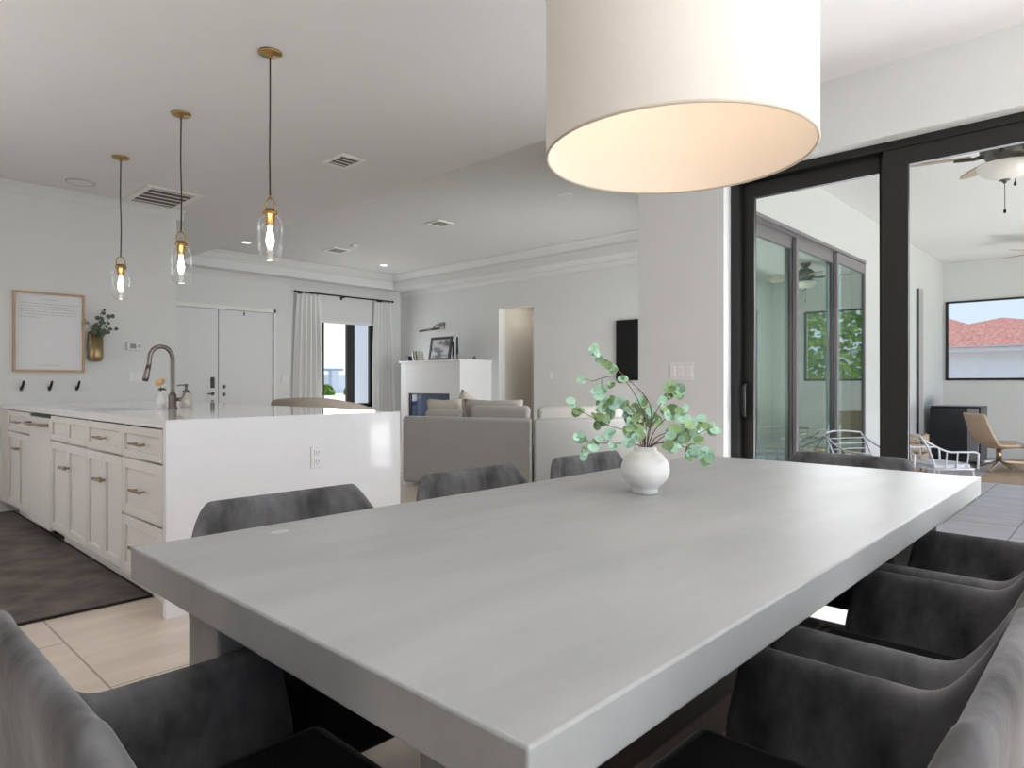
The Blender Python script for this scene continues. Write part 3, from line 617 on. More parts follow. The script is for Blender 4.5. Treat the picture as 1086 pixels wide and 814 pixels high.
def can(label, x, y, z, lit, r=.075):
    t = thing('recessed_light', label, 'ceiling light', (x, y, z))
    build('trim_ring', MB().lathe([(r, 0), (r, -.006), (r*.8, -.008), (r*.76, -.002), (r*.76, 0)], (x, y, z), 28, False, False), TRIM, t, smooth=True)
    build('lens', MB().lathe([(r*.76, -.003), (r*.76, -.001)], (x, y, z), 28), CANLT if lit else PLASTIC, t)
can('glowing recessed light in the tray ceiling above the front doors', 4.21, 9.05, ZT, True)
can('glowing recessed light in the tray ceiling near the window corner', 6.59, 9.13, ZT, True)
can('unlit recessed light in the tray ceiling near the drum pendant', 5.43, 4.35, ZT, False)
t = thing('ceiling_speaker', 'round white ceiling speaker near the kitchen crown moulding', 'speaker', (1.61, 6.59, ZC))
build('ring', MB().lathe([(.11, 0), (.11, -.006), (.098, -.01), (.096, 0)], (1.61, 6.59, ZC), 32, False, False), mat('speaker ring', (186, 184, 181), .7), t, smooth=True)
build('grille', MB().lathe([(.096, -.006), (.096, -.001)], (1.61, 6.59, ZC), 32), CEIL, t)
t = thing('smoke_detector', 'tiny smoke detector beside the far tray vent', 'smoke detector', (5.36, 8.14, ZT))
build('base', MB().lathe([(.05, 0), (.05, -.012), (.04, -.03)], (5.36, 8.14, ZT), 20), PLASTIC, t, smooth=True)

# glass pendants
def pendant():
    t = thing('glass_pendant', '', 'pendant light', (0, 0, 0), group='glass pendants over the peninsula')
    zc = ZC - 1.72                                    # local z measured from glass bottom
    build('canopy', MB().lathe([(.06, zc), (.06, zc-.007), (.055, zc-.011), (.012, zc-.012), (.009, zc-.03)], (0, 0, 0), 28), BRASS, t, smooth=True, local=True)
    build('cord', MB().tube([(0, 0, .335), (.003, 0, .55), (-.002, .002, .8), (0, 0, zc-.03)], .0042, 6), CORD, t, smooth=True, local=True)
    lp = MB(); pts = [(-.03, 0, .25), (-.03, 0, .29)] + [(-.03*math.cos(q*PI/8), 0, .295+.038*math.sin(q*PI/8)) for q in range(9)] + [(.03, 0, .29), (.03, 0, .25)]
    lp.tube(pts, .0042, 6).ball((0, 0, .334), .009, 10)
    build('loop', lp, BRASS, t, smooth=True, local=True)
    build('cap', MB().lathe([(.010, .275), (.026, .272), (.03, .262), (.038, .258), (.038, .244), (.026, .242), (.022, .19), (.02, .188)], (0, 0, 0), 24), BRASS, t, smooth=True, local=True)
    build('glass', MB().lathe([(.0001, .002), (.03, 0), (.05, .012), (.062, .04), (.064, .08), (.064, .175), (.058, .21), (.044, .232), (.032, .243)], (0, 0, 0), 32, False, False), GLASSPD, t, smooth=True, local=True)
    build('bulb', MB().lathe([(.0001, .062), (.008, .064), (.017, .085), (.021, .11), (.017, .14), (.011, .165), (.011, .19)], (0, 0, 0), 18), BULB, t, smooth=True, local=True)
    return t
p1 = pendant(); p1.location = (1.66, 3.295, 1.72); p1.rotation_euler = (0, 0, 1.9)
p1['label'] = 'clear glass pendant with brass cap, nearest the dining table and lowest over the worktop end'
dup(p1, (1.645, 4.455, 1.72), 0., label='clear glass pendant hanging between the two other glass pendants', group='glass pendants over the peninsula')
dup(p1, (1.645, 5.645, 1.72), 0., label='clear glass pendant nearest the kitchen wall and its framed print', group='glass pendants over the peninsula')
p1['label'] = 'clear glass pendant nearest the dining table, by the worktop waterfall end'

# drum pendant over the table
DCX, DCY, DR, DZ0, DHh = 1.684, .9455, .368, 1.724, .46
dp = thing('drum_pendant', 'large cream drum pendant hanging over the concrete table', 'pendant light', (DCX, DCY, DZ0))
c0 = (DCX, DCY, DZ0)
build('shade', MB().lathe([(DR, 0), (DR, DHh)], c0, 96, False, False), SHADE, dp, smooth=True)
build('lining', MB().lathe([(DR-.006, .002), (DR-.006, DHh-.002)], c0, 96, False, False), SHADEIN, dp, smooth=True)
build('rim', MB().tube([(DCX+(DR-.002)*math.cos(q*2*PI/96), DCY+(DR-.002)*math.sin(q*2*PI/96), DZ0+.001) for q in range(96)], .0042, 6, closed=True), RIM, dp, smooth=True)
build('rim', MB().tube([(DCX+(DR-.002)*math.cos(q*2*PI/96), DCY+(DR-.002)*math.sin(q*2*PI/96), DZ0+DHh) for q in range(96)], .0042, 6, closed=True), RIM, dp, smooth=True)
build('spider', MB().tube([(DCX-DR+.005, DCY, DZ0+DHh-.03), (DCX+DR-.005, DCY, DZ0+DHh-.03)], .004, 6).tube([(DCX, DCY-DR+.005, DZ0+DHh-.03), (DCX, DCY+DR-.005, DZ0+DHh-.03)], .004, 6), BRASS, dp)
build('diffuser', MB().lathe([(DR-.008, .365), (DR-.008, .369)], c0, 64), mat('drum diffuser', (246, 236, 224), .8, emit=.10), dp)
build('stem', MB().tube([(DCX, DCY, DZ0+.37), (DCX, DCY, ZC-.02)], .008, 8), BRASS, dp, smooth=True)
build('canopy', MB().lathe([(.07, 0), (.07, -.02), (.02, -.03)], (DCX, DCY, ZC), 24), BRASS, dp, smooth=True)

# ------------------------------------------------------------------ dining table
TA, TB, TC, TD, TZ = .437, 2.785, .391, 1.442, .76
tb = thing('dining_table', 'long grey concrete dining table with thick top', 'dining table', ((TA+TB)/2, (TC+TD)/2, 0))
build('tabletop', MB().box(TA, TB, TC, TD, TZ-.063, TZ), CONC, tb, bevel=.004, seg=2)
for x0 in (.507, 2.64):
    for y0 in (TC+.105, TD-.105-.135): build('leg', MB().box(x0, x0+.10, y0, y0+.135, 0, TZ-.063), CONC_SIDE, tb, bevel=.004)
build('cross_beam', MB().box(.52, .58, TC+.24, TD-.24, .08, .16), BEAMW, tb, bevel=.003)
build('cross_beam', MB().box(2.665, 2.725, TC+.24, TD-.24, .08, .16), BEAMW, tb, bevel=.003)
build('stretcher', MB().box(.58, 2.665, .87, .99, .07, .17), BEAMW, tb, bevel=.003)
build('dent', MB().tube([(.705+.02*math.cos(q*PI/8), 1.355+.009*math.sin(q*PI/8), TZ+.0003) for q in range(16)], .0012, 4, closed=True), mat('chip in concrete', (196, 194, 190), .6), tb)

# ------------------------------------------------------------------ upholstered chairs
def make_chair():
    t = thing('dining_chair', '', 'chair', (0, 0, 0), group='velvet chairs around the concrete table')
    # plan path of the shell: right arm front -> back -> left arm front
    path = []; xa, xb, hy, R = .15, -.245, .262, .055
    n1, n2, n3 = 14, 8, 8
    for i in range(n1): path.append((xa + (xb+R-xa)*i/n1, -hy, 0))
    for i in range(n2): q = PI/2*i/n2; path.append((xb+R - R*math.sin(q), -hy+R - R*math.cos(q), 1))
    for i in range(n3+1): path.append((xb, -hy+R + (2*hy-2*R)*i/n3, 2))
    for i in range(n2-1, -1, -1): q = PI/2*i/n2; path.append((xb+R - R*math.sin(q), hy-R + R*math.cos(q), 1))
    for i in range(n1-1, -1, -1): path.append((xa + (xb+R-xa)*i/n1, hy, 0))
    mb = MB(); rows = 8; grid = []
    def sm(a, b, v): v = max(0, min(1, (v-a)/(b-a))); return v*v*(3-2*v)
    for px_, py_, k in path:
        back = sm(-.08, -.23, px_)                     # 0 on the arms, 1 at the back
        ztop = .60 + .18*max(0, min(1, (-.155-px_)/.085))**1.15
        front = max(0, min(1, (px_-.0)/.15))
        col = []
        for j in range(rows+1):
            u = j/rows; z = .20 + (ztop-.20)*u
            rec = (z-.43)*.10
            x = px_ - rec*back + front*.035*(max(0, min(1, (.60-z)/.17)))
            y = py_*(1.02 - .10*max(0, (z-.60)/.18) + .03*sm(.40, .60, z))
            col.append(mb.bm.verts.new((x, y, z)))
        grid.append(col)
    for i in range(len(grid)-1):
        for j in range(rows): mb.bm.faces.new((grid[i][j], grid[i+1][j], grid[i+1][j+1], grid[i][j+1]))
    build('shell', mb, VELVET, t, smooth=True, solid=.040, solid_off=0, subs=2, local=True)
    build('seat', MB().box(-.20, .22, -.232, .232, .25, .445), SEATF, t, bevel=.03, seg=4, local=True)
    for sx, sy in ((.17, -1), (.17, 1), (-.18, -1), (-.18, 1)):
        build('leg', MB().tube([(sx, sy*.2, .335), (sx + (.02 if sx > 0 else -.03), sy*.215, .0)], [.018, .011], 10), BLACKLEG, t, smooth=True, local=True)
    return t
ch = make_chair()
CB = .285   # distance from chair origin to the top of its back
ch.location = (.453, .905, 0); ch.rotation_euler = (0, 0, 0)
G = 'velvet chairs around the concrete table'
far = [(.93, 'dark grey velvet chair beyond the table, in front of the white waterfall end'), (1.645, 'dark grey velvet chair beyond the table, between waterfall end and sofa seam'), (2.335, 'dark grey velvet chair beyond the table, directly behind the white vase')]
for x, lb in far: dup(ch, (x, 1.755-CB, 0), -PI/2, lb, G)
near = [(.93, 'dark velvet armchair on the window side, nearest the camera'), (1.63, 'dark velvet armchair on the window side, in the middle of the row'), (2.27, 'dark velvet armchair on the window side, farthest from the camera')]
for x, lb in near: dup(ch, (x, .10+CB, 0), PI/2, lb, G)
dup(ch, (TB+.315-CB, .905, 0), PI, 'dark velvet chair at the table end before the sliding door', G)
ch['label'] = 'grey velvet chair at the table end facing the sliding door, black seat showing'

# ------------------------------------------------------------------ vase and eucalyptus on the table
VC = Vector((1.70, 1.058, TZ))
vs = thing('table_vase', 'round white ceramic vase on the concrete table', 'vase', VC)
prof = [(.034, 0), (.037, .002), (.0365, .013), (.039, .017), (.053, .028), (.065, .044), (.0705, .060), (.0712, .071), (.069, .085), (.061, .102), (.049, .115), (.039, .121), (.034, .125), (.033, .134), (.030, .1365), (.028, .130), (.03, .118)]
build('body', MB().lathe(prof, VC, 56, True, False), CERAM, vs, smooth=True)
eu = thing('eucalyptus_bunch', 'pale green eucalyptus stems arranged in the round white vase', 'plant', VC + Vector((0, 0, .05)))
def pp(px, py, dep=0.):          # point in the upright plane of the vase, offset in depth
    return VC + RT*((px-685)/359.2) + Vector((0, 0, (522-py)/359.2)) + FW*dep
rnd = random.Random(5)
stems = [([(684, 440), (660, 400), (628, 404)], [(658, 402), (640, 410), (631, 414), (618, 403), (648, 408)], 0),
         ([(690, 430), (662, 398), (630, 372)], [(628, 374), (632, 368), (646, 390), (640, 384), (650, 392)], -.02),
         ([(676, 460), (650, 452), (614, 434)], [(611, 432), (616, 436), (640, 446), (632, 440), (636, 452), (648, 442)], .05),
         ([(670, 470), (648, 468), (624, 468)], [(628, 468), (614, 458), (612, 462), (617, 474), (633, 463), (648, 470), (642, 460)], -.06),
         ([(680, 450), (670, 430), (648, 424)], [(652, 424), (660, 426), (645, 430), (668, 432), (655, 436), (640, 428)], .07),
         ([(690, 455), (702, 430), (716, 414)], [(714, 412), (722, 418), (712, 420), (726, 414), (705, 428), (716, 408)], .03),
         ([(694, 455), (708, 440), (722, 434)], [(716, 434), (724, 432), (712, 442), (718, 440), (702, 436)], -.05),
         ([(700, 462), (728, 455), (752, 452)], [(735, 448), (744, 456), (756, 450), (758, 457), (748, 452), (730, 444)], .02),
         ([(700, 468), (722, 464), (748, 450)], [(720, 460), (714, 452), (732, 462), (726, 456)], -.08),
         ([(702, 470), (728, 474), (756, 482)], [(738, 478), (733, 470), (742, 482), (752, 490), (748, 484), (735, 486), (757, 480)], .04),
         ([(690, 470), (700, 460), (706, 462)], [(700, 460), (708, 466), (698, 470), (706, 472), (712, 464), (704, 456)], -.10),
         ([(682, 465), (672, 452), (664, 446)], [(664, 446), (672, 452), (658, 454), (668, 460), (676, 458), (662, 466), (671, 442)], -.09),
         ([(685, 460), (690, 445), (698, 440)], [(694, 440), (700, 444), (690, 448), (698, 436), (704, 446), (688, 438)], .10),
         ([(684, 455), (680, 440), (678, 428)], [(680, 430), (674, 436), (684, 424), (678, 442), (688, 432)], .06)]
for k, (pts, leaves, dep) in enumerate(stems):
    root = pp(685 + rnd.uniform(-6, 6), 484, rnd.uniform(-.012, .012)) + Vector((0, 0, -.03))
    P = [root, pp(685 + (pts[0][0]-685)*.35, 474, dep*.1)] + [pp(x, y, dep*(.4+.3*i)) for i, (x, y) in enumerate(pts)]
    sm_ = []
    for i in range(len(P)-1):
        a_, b_ = P[i], P[i+1]; pv = P[i-1] if i else a_; nx = P[i+2] if i+2 < len(P) else b_
        for s in range(5):
            u = s/5; u2, u3 = u*u, u*u*u
            sm_.append(.5*((2*a_) + (b_-pv)*u + (2*pv-5*a_+4*b_-nx)*u2 + (3*a_-pv-3*b_+nx)*u3))
    sm_.append(P[-1])
    st = build('stem', MB().tube(sm_, [.0021 - .0011*i/len(sm_) for i in range(len(sm_))], 6), STEM, eu, smooth=True)
    lm, lo = MB(), MB()
    for j, (x, y) in enumerate(leaves):
        for q in range(rnd.choice((2, 2, 3, 3))):
            c = pp(x + rnd.uniform(-5, 5)*min(q, 1.6), y + rnd.uniform(-5, 5)*min(q, 1.6), dep + rnd.uniform(-.03, .03))
            # short leaf stalk towards the nearest point of the stem
            near_ = min(sm_[6:], key=lambda p: (p-c).length)
            nrm = (-FW*rnd.uniform(.5, 1) + RT*rnd.uniform(-.8, .8) + Vector((0, 0, rnd.uniform(-.2, 1.0))))
            mbx = lm if rnd.random() < .62 else lo
            mbx.disc(c, nrm, rnd.uniform(.0115, .0195), 10, rnd.uniform(.05, .25), rnd.uniform(.8, 1.0))
            lo.tube([near_, (near_+c)/2 + Vector((0, 0, .004)), c], .0007, 4)
    if len(lm.bm.verts): build('mint_leaves', lm, LEAFMINT, st, smooth=True)
    if len(lo.bm.verts): build('green_leaves', lo, LEAFOLV, st, smooth=True)

# ------------------------------------------------------------------ sofa modules
def vec2(a, b): return Vector((b[0]-a[0], b[1]-a[1], 0)).normalized()
S0, S1, S2, S3 = Vector((4.385, 5.745, 0)), Vector((4.885, 4.325, 0)), Vector((4.893, 4.312, 0)), Vector((5.93, 3.66, 0))
d1, d2 = vec2(S0, S1), vec2(S2, S3); n1, n2 = Vector((-d1.y, d1.x, 0)), Vector((-d2.y, d2.x, 0)); mit = (n1+n2).normalized()
def pt(P, n, k): return (P.x+n.x*k, P.y+n.y*k)
def sofa_module(A, B, dA, nA, eA, eB, label, arm):
    # eA/eB: directions of the end cuts
    t = thing('sofa_section', label, 'sofa', tuple((A+B)/2 + nA*.45), group='greige sofa sections')
    cA, cB = 1/max(.3, eA.dot(nA)), 1/max(.3, eB.dot(nA))
    def strip(k0, k1, z0, z1, e0=0., e1=0.):
        a, b = A + dA*e0, B - dA*e1
        return MB().prism([pt(a, eA, k0*cA), pt(b, eB, k0*cB), pt(b, eB, k1*cB), pt(a, eA, k1*cA)], z0, z1)
    build('back', strip(0, .17, .03, .734), SOFA, t, bevel=.03, seg=3)
    build('base', strip(.17, .92, .03, .27, .0, .0), SOFA, t, bevel=.02)
    build('seat_cushion', strip(.19, .94, .275, .45, .14 if arm else .02, .02), CUSH, t, bevel=.05, seg=4)
    if arm: build('arm', MB().prism([pt(A, nA, .171), pt(A+dA*.13, nA, .171), pt(A+dA*.13, nA, .92), pt(A, nA, .92)], .275, .66), SOFA, t, bevel=.03, seg=3)
    return t, strip
t1, st1 = sofa_module(S0, S1, d1, n1, n1, mit, 'greige sofa section nearest the peninsula, two throw pillows on it', True)
build('back_cushion', st1(.175, .36, .455, .81, .16, .80), CUSH, t1, bevel=.06, seg=4)
build('back_cushion', st1(.175, .36, .455, .855, .72, .03), CUSH, t1, bevel=.055, seg=4)
t2, st2 = sofa_module(S2, S3, d2, n2, mit, n2, 'greige sofa section right of the seam, behind the eucalyptus', False)
build('back_cushion', st2(.175, .36, .455, .85, .03, .03), CUSH, t2, bevel=.055, seg=4)
def pillow(label, c, w, h, th, rx, rz, m=PILLOW, ry=0.):
    mb = MB(); N = 12; g = {}
    for sd in (1, -1):
        for i in range(N+1):
            for j in range(N+1):
                u, v = i/N*2-1, j/N*2-1
                e = (1-u**4)*(1-v**4); pin = 1-.07*(1-abs(u)**1.0)*abs(v)**3 ; pin2 = 1-.07*(1-abs(v))*abs(u)**3
                z = sd*th/2*e**.5
                key = (sd if 0 < i < N and 0 < j < N else 0, i, j)
                if key not in g: g[key] = mb.bm.verts.new((u*w/2*pin2, z, v*h/2*pin))
        for i in range(N):
            for j in range(N):
                q = []
                for a_, b_ in ((i, j), (i+1, j), (i+1, j+1), (i, j+1)): q.append(g[(sd if 0 < a_ < N and 0 < b_ < N else 0, a_, b_)])
                mb.bm.faces.new(q)
    mb.xf(Matrix.Translation(c) @ Matrix.Rotation(rz, 4, 'Z') @ Matrix.Rotation(rx, 4, 'X') @ Matrix.Rotation(ry, 4, 'Y'))
    o = build('throw_pillow', mb, m, None, smooth=True); tag(o, label, 'pillow', 'throw pillows on the sofa'); return o
a1 = math.atan2(d1.y, d1.x)
q = S0 + d1*.20 + n1*.60
pillow('rounded oatmeal throw pillow at the sofa end by the peninsula', (q.x, q.y, .69), .46, .46, .17, .25, a1)
q = S0 + d1*.42 + n1*.80
pillow('pointed oatmeal throw pillow tilted on one corner, by the firebox', (q.x, q.y, .72), .46, .46, .15, .28, a1, PILLOW, .55)
q = S0 + d1*.84 + n1*.55
pillow('wide pale lumbar pillow standing behind the sofa cushion', (q.x, q.y, .69), .72, .46, .14, .22, a1, CUSH)

# beige armchair seen over the worktop
t = thing('lounge_armchair', 'low beige boucle armchair with curved back before the window', 'armchair', (5.02, 8.35, 0))
mb = MB(); grid = []; cc = Vector((5.12, 8.55, 0))
aa = math.atan2(-FW.y, -FW.x)
for i in range(33):
    q = aa - 1.75 + 3.5*i/32; zt = .895 - .10*abs(i/16-1)**2.2 - (.10 if i > 18 else 0)*((i-18)/14 if i > 18 else 0)
    row = []
    for j in range(7):
        z = .12 + (zt-.12)*j/6; r = .60 + .05*j/6
        row.append(mb.bm.verts.new(cc + Vector((math.cos(q)*r, math.sin(q)*r, z))))
    grid.append(row)
for i in range(32):
    for j in range(6): mb.bm.faces.new((grid[i][j], grid[i+1][j], grid[i+1][j+1], grid[i][j+1]))
build('back', mb, BOUCLE, t, smooth=True, solid=.14, solid_off=0, bevel=.05, seg=4)
build('seat', MB().lathe([(.40, .13), (.50, .16), (.52, .30), (.50, .42), (.42, .45)], cc, 32), BOUCLE, t, smooth=True)
build('swivel_base', MB().lathe([(.28, 0), (.28, .03), (.06, .05), (.06, .14)], cc, 24), BLACK, t, smooth=True)

# ------------------------------------------------------------------ fireplace unit and mantel things
FXF, FYA, FYB, FZ = 7.09, 7.80, 9.32, 1.475
f = thing('fireplace', 'white box fireplace with wide glass firebox', 'fireplace', (7.45, 8.56, 0))
OB0, OB1, OZ0, OZ1 = 8.05, 9.12, .45, .925
build('surround', MB().box(FXF, X2-.002, FYA, OB0, 0, FZ-.03).box(FXF, X2-.002, OB1, FYB, 0, FZ-.03).box(FXF, X2-.002, OB0, OB1, OZ1, FZ-.03).box(FXF, X2-.002, OB0, OB1, 0, OZ0), FPM, f)
build('mantel_shelf', MB().box(FXF-.03, X2-.001, FYA-.02, FYB+.02, FZ-.03, FZ), FPM, f, bevel=.004)
fbx = build('firebox', MB().box(7.45, 7.5, OB0, OB1, OZ0, OZ1).box(FXF+.02, 7.45, OB0, OB0+.01, OZ0, OZ1).box(FXF+.02, 7.45, OB1-.01, OB1, OZ0, OZ1).box(FXF+.02, 7.45, OB0, OB1, OZ1-.01, OZ1).box(FXF+.02, 7.45, OB0, OB1, OZ0, OZ0+.01), BLACK, f)
build('firebox_glass', MB().box(FXF+.03, FXF+.036, OB0+.02, OB1-.02, OZ0+.02, OZ1-.02), FPGLASS, f)
build('firebox_frame', MB().box(FXF+.02, FXF+.045, OB0+.01, OB0+.035, OZ0+.01, OZ1-.01).box(FXF+.02, FXF+.045, OB1-.06, OB1-.01, OZ0+.01, OZ1-.01).box(FXF+.02, FXF+.045, OB0+.01, OB1-.01, OZ1-.025, OZ1-.01), BLACK, f)
# items: y from pixel at x = 7.3
MX = 7.35
def my(px):
    a = (px-CXP)/FPX; return MX*(FW.y+a*RT.y)/(FW.x+a*RT.x)
def mz(px, py):
    y = my(px); dep = MX*FW.x + y*FW.y; return CAMH + (CYP-py)/FPX*dep
pa = thing('mantel_picture', 'black framed grey landscape picture leaning on the mantel', 'picture', (MX, my(468), FZ))
y0, y1, hgt = my(477), my(454.5), mz(468, 356.5)-FZ
R4 = Matrix.Translation((MX, (y0+y1)/2, FZ)) @ Matrix.Rotation(.16, 4, 'Y'); ww = (y1-y0)/2
build('frame', MB().box(-.012, .012, -ww, -ww+.045, .0, hgt).box(-.012, .012, ww-.045, ww, 0, hgt).box(-.012, .012, -ww+.045, ww-.045, 0, .045).box(-.012, .012, -ww+.045, ww-.045, hgt-.045, hgt).xf(R4), BLACK, pa)
build('image', MB().box(-.004, .011, -ww+.04, ww-.04, .04, hgt-.04).xf(R4), PHOTO, pa)
for px_, lb, h, m in ((483, 'tall dark candlestick on the mantel, left one beside the picture', 362, BLACK), (487.3, 'tallest dark taper candlestick on the mantel, farther from the picture', 357.5, BLACK)):
    y = my(px_); H_ = mz(px_, h)-FZ
    c = thing('candlestick', lb, 'candlestick', (MX-.05, y, FZ), group='candlesticks on the mantel')
    build('holder', MB().lathe([(.05, 0), (.05, .01), (.016, .02), (.013, H_*.22), (.02, H_*.24), (.02, H_*.27)], (MX-.05, y, FZ), 16), GUNMETAL, c, smooth=True)
    build('taper_candle', MB().tube([(MX-.05, y, FZ+H_*.26), (MX-.05, y, FZ+H_)], [.019, .014], 8), m, c, smooth=True)
yb = my(435.5); o = build('tealight_box', MB().box(MX-.1, MX+.02, yb-.07, yb+.07, FZ, FZ+.085).box(MX-.09, MX+.01, yb-.06, yb+.06, FZ+.085, FZ+.095), BLACK, None, bevel=.006); tag(o, 'small black box at the window end of the mantel', 'box')
for k, (px_, lb, hh, wd_, rx, m) in enumerate(((442, 'pale book leaning on the mantel, nearest the small black box', .17, .035, .22, PAPER), (444.8, 'grey book leaning in the middle of the mantel books', .175, .03, .22, SCREEN), (447.5, 'cream book leaning on the mantel, nearest the picture', .165, .04, .2, PILLOW))):
    y = my(px_); M4 = Matrix.Translation((MX-.02, y, FZ+.004)) @ Matrix.Rotation(-rx, 4, 'X')
    b_ = thing('book', lb, 'book', (MX-.02, y, FZ), group='small books on the mantel')
    build('cover', MB().box(-.06, .06, -wd_/2, -wd_/2+.003, 0, hh).box(-.06, .06, wd_/2-.003, wd_/2, 0, hh).box(-.06, -.057, -wd_/2, wd_/2, 0, hh).xf(M4), m, b_)
    build('pages', MB().box(-.056, .056, -wd_/2+.003, wd_/2-.003, .003, hh-.004).xf(M4), PAPER, b_)
yo = 7.84; o = build('small_figurine', MB().lathe([(.03, 0), (.035, .02), (.02, .045), (.012, .06)], (7.45, yo, FZ), 14), GUNMETAL, None, smooth=True); tag(o, 'tiny dark ornament at the hall end of the mantel', 'ornament')
# picture light above mantel
pl = thing('picture_light', 'slim nickel picture light on the wall above the mantel', 'picture light', (X2, 8.9, 2.0))
def wy(px):
    a = (px-CXP)/FPX; return X2*(FW.y+a*RT.y)/(FW.x+a*RT.x)
def wz(px, py):
    y = wy(px); return CAMH + (CYP-py)/FPX*(X2*FW.x+y*FW.y)
zb = wz(469, 346); yc_ = wy(469)
build('wall_plate', MB().box(X2-.02, X2, yc_-.07, yc_+.07, zb-.05, zb+.07), GUNMETAL, pl, bevel=.005)
build('arm', MB().tube([(X2-.01, yc_, zb), (X2-.12, yc_, zb+.03), (X2-.2, yc_+.05, zb-.06)], .009), GUNMETAL, pl, smooth=True)
build('lamp_bar', MB().tube([(X2-.2, yc_-.14, zb-.055), (X2-.2, yc_+.38, zb-.075)], .022, 10), GUNMETAL, pl, smooth=True)

# tv
t = thing('television', 'flat black television on the living room wall', 'television', (X2, 4.55, 1.13))
build('housing', MB().box(X2-.045, X2-.001, 3.80, 5.30, 1.13, 1.968), TVM, t, bevel=.004)
build('screen', MB().box(X2-.047, X2-.044, 3.81, 5.29, 1.145, 1.957), TVS, t)

# ------------------------------------------------------------------ patio things
def fan(name, x, y, zb, ang, label):
    t = thing(name, label, 'ceiling fan', (x, y, LZ), group='patio ceiling fans')
    c = (x, y, zb)
    build('canopy', MB().lathe([(.075, LZ-zb), (.075, LZ-zb-.03), (.03, LZ-zb-.08)], c, 20), FANMET, t, smooth=True)
    build('downrod', MB().tube([(x, y, zb+.1), (x, y, LZ-.05)], .014), FANMET, t, smooth=True)
    build('motor', MB().lathe([(.03, .16), (.09, .13), (.13, .09), (.135, .04), (.11, .0), (.09, -.03), (.1, -.05)], c, 28), FANMET, t, smooth=True)
    build('light_bowl', MB().lathe([(.0001, -.155), (.05, -.15), (.11, -.125), (.145, -.085), (.15, -.055), (.1, -.05)], c, 28), OPAL, t, smooth=True)
    build('finial', MB().lathe([(.0001, -.178), (.012, -.17), (.014, -.16), (.03, -.156), (.03, -.15)], c, 14), FANMET, t, smooth=True)
    for dx, L in ((.0, .18), (.065, .10)):
        z0 = zb-.165 if dx == 0 else zb-.07
        ox, oy = (RT.x*dx, RT.y*dx)
        build('pull_chain', MB().tube([(x+ox, y+oy, z0), (x+ox, y+oy, z0-L)], .0022, 5).lathe([(.0001, 0), (.009, .006), (.007, .025), (.002, .03)], (x+ox, y+oy, z0-L-.02), 10), BLACK, t)
    for k in range(5):
        q = ang + 2*PI*k/5; dr = Vector((math.cos(q), math.sin(q), 0)); tn = Vector((-dr.y, dr.x, 0)); up = Vector((0, 0, 1))
        b = MB(); prof = [(.18, .045), (.23, .06), (.33, .075), (.43, .078), (.50, .06), (.525, .02)]
        A = [b.bm.verts.new(Vector(c) + dr*r + tn*w + up*(.02 - .2*w)) for r, w in prof]; B = [b.bm.verts.new(Vector(c) + dr*r - tn*w + up*(.02 + .2*w)) for r, w in prof]
        for i in range(len(prof)-1): b.bm.faces.new((A[i], A[i+1], B[i+1], B[i]))
        bl = build('blade', b, WOODF, t, solid=.008, solid_off=0)
        build('blade_bracket', MB().tube([Vector(c)+dr*.09+up*.02, Vector(c)+dr*.16+up*.005, Vector(c)+dr*.27+up*.012], [.016, .012, .014], 8), FANMET, bl, smooth=True)
    return t
fa = math.atan2(-RT.y, -RT.x)
fan('ceiling_fan', 5.2, .606, 2.525, math.radians(30.5), 'wood bladed ceiling fan with opal bowl, nearer patio fan')
fan('ceiling_fan', 10.37, .755, 2.68, fa+.1, 'wood bladed ceiling fan at the far end of the patio')

mf = thing('mini_fridge', 'black mini fridge with silver door edge on the patio', 'mini fridge', (10.85, 1.8, 0))
build('cabinet', MB().box(10.66, 11.2, 1.50, 2.07, .03, .765), FRIDGE, mf, bevel=.008)
dr_ = build('door', MB().box(10.60, 10.652, 1.64, 2.07, .06, .755), FRIDGE, mf, bevel=.006)
build('door_edge', MB().box(10.598, 10.655, 1.52, 1.639, .05, .757), SILVER, dr_, bevel=.004)
build('top', MB().box(10.62, 11.2, 1.50, 2.07, .766, .78), FRIDGE, mf, bevel=.004)
for y in (1.55, 2.02):
    for x in (10.7, 11.14): build('foot', MB().lathe([(.02, 0), (.02, .03)], (x, y, 0), 10), BLACK, mf)

